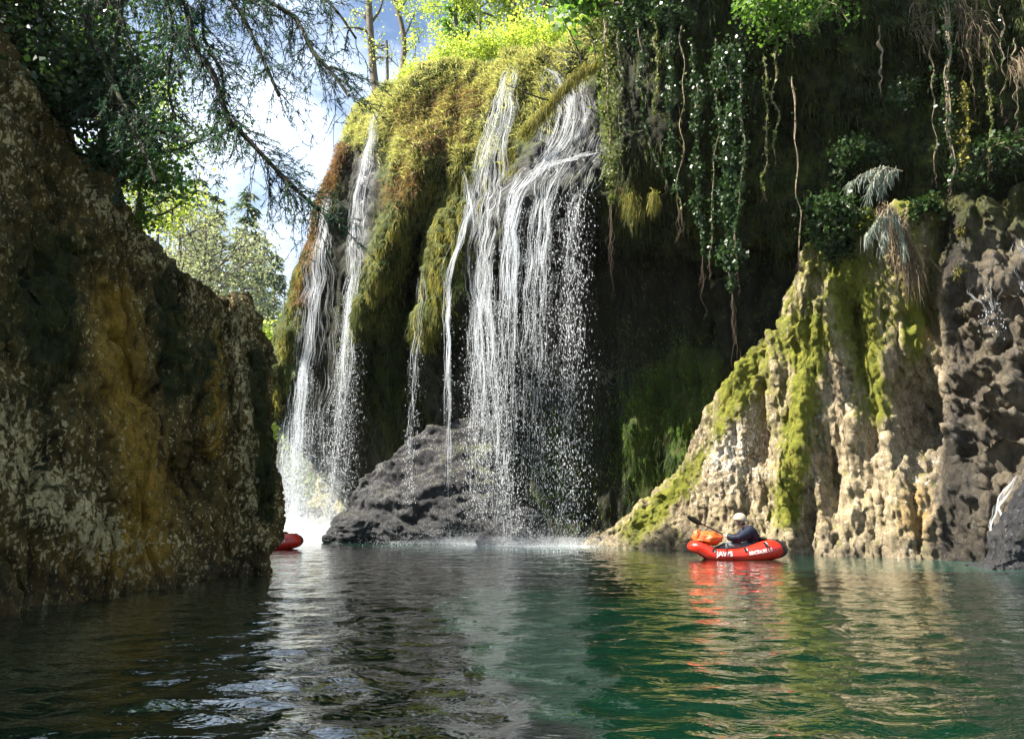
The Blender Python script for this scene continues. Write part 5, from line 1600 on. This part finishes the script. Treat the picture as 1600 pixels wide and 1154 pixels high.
edges = [('pelvis', 'belly'), ('belly', 'chest'), ('chest', 'neck0'), ('neck0', 'neck'), ('neck', 'head'), ('head', 'crown'), ('head', 'nose'), ('head', 'chin'), ('head', 'ear'), ('head', 'ear2'), ('chest', 'shl'), ('shl', 'ell'), ('ell', 'wrl'), ('chest', 'shr'), ('shr', 'elr'), ('elr', 'wrr'),
         ('pelvis', 'hpl'), ('hpl', 'knl'), ('knl', 'anl'), ('anl', 'tol'), ('pelvis', 'hpr'), ('hpr', 'knr'), ('knr', 'anr'), ('anr', 'tor')]
pd = unit(H1 - H2)
for sfx, wk, H in (('l', 'wrl', H1), ('r', 'wrr', H2)):
    w_ = np.array(nodes[wk][:3])
    ax = unit(H - w_)
    palm = H - ax * .035
    nodes['palm' + sfx] = (*palm, .026)
    edges.append((wk, 'palm' + sfx))
    curl = unit(np.cross(pd, ax))
    for f, (off, L_) in enumerate(((-.036, .85), (-.012, 1), (.012, .95), (.036, .75))):
        k0 = palm + pd * off + ax * .02
        k1 = k0 + ax * .035 * L_ + curl * .012
        k2 = k1 - ax * .008 + curl * .03 * L_
        for j, q in enumerate((k0, k1, k2)):
            nodes['f%s%d%d' % (sfx, f, j)] = (*q, .009)
        edges += [('palm' + sfx, 'f%s%d0' % (sfx, f)), ('f%s%d0' % (sfx, f), 'f%s%d1' % (sfx, f)), ('f%s%d1' % (sfx, f), 'f%s%d2' % (sfx, f))]
    k0 = palm - pd * .035 - curl * .005
    k1 = k0 + ax * .02 - curl * .03
    nodes['t%s0' % sfx] = (*k0, .011)
    nodes['t%s1' % sfx] = (*k1, .009)
    edges += [('palm' + sfx, 't%s0' % sfx), ('t%s0' % sfx, 't%s1' % sfx)]
skin_body('body', nodes, edges, M['skin'], man)
grow = lambda k, d: (*nodes[k][:3], tuple(x + d for x in nodes[k][3]) if isinstance(nodes[k][3], tuple) else nodes[k][3] + d)
jk = {k: grow(k, .046) for k in ('pelvis', 'belly', 'chest', 'neck0', 'shl', 'ell', 'wrl', 'shr', 'elr', 'wrr')}
jk['neck0'] = (-.27, 0, .645, .085)
jacket = skin_body('jacket', jk, [e for e in edges if e[0] in jk and e[1] in jk], M['navy'], man)
for v_ in jacket.data.vertices:                     # folds in the cloth
    q = np.array([v_.co[:]])
    v_.co += v_.normal * float(fbm(q * 9, 3)[0]) * .012
tr_ = {k: grow(k, .018) for k in ('pelvis', 'hpl', 'knl', 'anl', 'hpr', 'knr', 'anr')}
skin_body('trousers', tr_, [e for e in edges if e[0] in tr_ and e[1] in tr_], M['grey_cloth'], man)
# helmet: shell with a rim and ear cover
a = np.linspace(0, 2 * np.pi, 32, endpoint=False)
b = np.linspace(0, 1, 12)
hv2 = []
for f in b:
    el = R(90) * (1 - f) - R(14) * f
    hv2.append(np.stack([-.165 + .145 * math.cos(el) * np.cos(a), .122 * math.cos(el) * np.sin(a), .825 + .135 * math.sin(el) + .02 * np.cos(a) * f], 1))
hv2.append(hv2[-1] * [1, 1, 1] + (np.array([-.165, 0, .80]) - hv2[-1]) * .10)
hv2 = np.array(hv2)
ii_ = np.arange(hv2.shape[0] * 32).reshape(-1, 32)
hf2 = np.stack([ii_[:-1], ii_[1:], np.roll(ii_[1:], -1, 1), np.roll(ii_[:-1], -1, 1)], -1).reshape(-1, 4)
hel = mesh('helmet', hv2.reshape(-1, 3), hf2, M['helmet'], man)
t12 = np.linspace(0, 1, 12)
for sy in (1, -1):
    st = np.stack([-.13 + .04 * t12, sy * (.112 - .06 * t12 ** 2), .80 - .10 * t12], 1)
    V, Fc = tubes([st], [np.full(12, .011)], 6)
    mesh('chin_strap', V, Fc, M['black'], man)
hd = skin_body('hair', dict(a=(-.20, .0, .78, .09), b=(-.205, 0, .72, .082), c=(-.125, 0, .735, .062)), [('a', 'b'), ('b', 'c')], M['black'], man)

# paddle, held in both hands
pdl = empty('paddle', (kp[0], kp[1], 0), 'long black paddle held up slanting beyond the bow', 'paddle')
pdl.rotation_euler = (0, 0, HEAD)
A_ = H1 + pd * .74
Bq = H2 - pd * .72
sh = np.stack([A_ + (Bq - A_) * f for f in np.linspace(0, 1, 12)])
V, Fc = tubes([sh], [np.full(12, .015)], 8)
mesh('shaft', V, Fc, M['carbon'], pdl)
for end, sg in ((A_, 1), (Bq, -1)):
    s_ = unit(np.cross(pd, [0.25, 1, .3]))
    nn = np.cross(pd, s_)
    tt = np.linspace(-.06, .42, 14)
    wv_ = .062 * np.sin(np.clip((tt + .06) / .48, .03, .985) * np.pi) ** .55
    top = np.stack([end + pd * sg * f + s_ * w_ for f, w_ in zip(tt, wv_)])
    bot = np.stack([end + pd * sg * f - s_ * w_ for f, w_ in zip(tt, wv_)])
    mid = (top + bot) / 2 + nn * .018
    rows = np.stack([top, mid, bot, mid - nn * .028], 1)
    ii_ = np.arange(14 * 4).reshape(14, 4)
    Fb = np.stack([ii_[:-1], np.roll(ii_[:-1], -1, 1), np.roll(ii_[1:], -1, 1), ii_[1:]], -1).reshape(-1, 4)
    mesh('blade', rows.reshape(-1, 3), Fb, M['carbon'], pdl)

# crumpled orange bag lashed on the bow
def lump(c, r3, seed, rough, n=40):
    a = np.linspace(0, 2 * np.pi, n, endpoint=False)
    e = np.linspace(-np.pi / 2 + .01, np.pi / 2 - .01, n // 2)
    A, E = np.meshgrid(a, e, indexing='ij')
    D = np.stack([np.cos(A) * np.cos(E), np.sin(A) * np.cos(E), np.sin(E)], -1).reshape(-1, 3)
    k = 1 + rough * ridged(D * 1.7 + seed, 4) * .5 + rough * .4 * perlin(D * 5 + seed)
    V = np.array(c) + D * k[:, None] * np.array(r3)
    i = np.arange(n * (n // 2)).reshape(n, n // 2)
    Fc = np.stack([i[:, :-1], np.roll(i, -1, 0)[:, :-1], np.roll(i, -1, 0)[:, 1:], i[:, 1:]], -1).reshape(-1, 4)
    return V, Fc


bag = empty('dry_bag', (kp[0], kp[1], 0), 'crumpled orange bag lashed on the bow of the paddled boat', 'bag')
bag.rotation_euler = (0, 0, HEAD)
V, Fc = lump((.56, .02, .42), (.26, .22, .12), 3, .42)
mesh('bag', V, Fc, M['orange'], bag)
V, Fc = lump((.78, .10, .46), (.07, .09, .12), 9, .4)
mesh('roll_top', V, Fc, M['orange'], bag)
st = np.stack([.70 + 0 * t12, -.25 + .5 * t12, .36 + .16 * np.sin(t12 * np.pi)], 1)
V, Fc = tubes([st], [np.full(12, .02)], 6)
mesh('strap', V, Fc, M['black'], bag)
# ------------------------------------------------------------------ the air
t = NT('spray filled air')
t.t.links.new(t.n('ShaderNodeVolumePrincipled', {'Color': (.86, .92, 1.0, 1), 'Density': HAZE, 'Anisotropy': .35}).outputs[0], t.out.inputs['Volume'])
x0, x1, y0, y1, z0, z1 = -115, 80, -45, 175, -5, 62
hv3 = np.array([[x, y, z] for x in (x0, x1) for y in (y0, y1) for z in (z0, z1)], float)
hf3 = [[0, 1, 3, 2], [4, 6, 7, 5], [0, 4, 5, 1], [2, 3, 7, 6], [0, 2, 6, 4], [1, 5, 7, 3]]
tag(mesh('haze', hv3, hf3, t.m, smooth=False), 'thin bright haze of spray filling the gorge', 'haze', kind='stuff')
sc.cycles.volume_bounces = 0
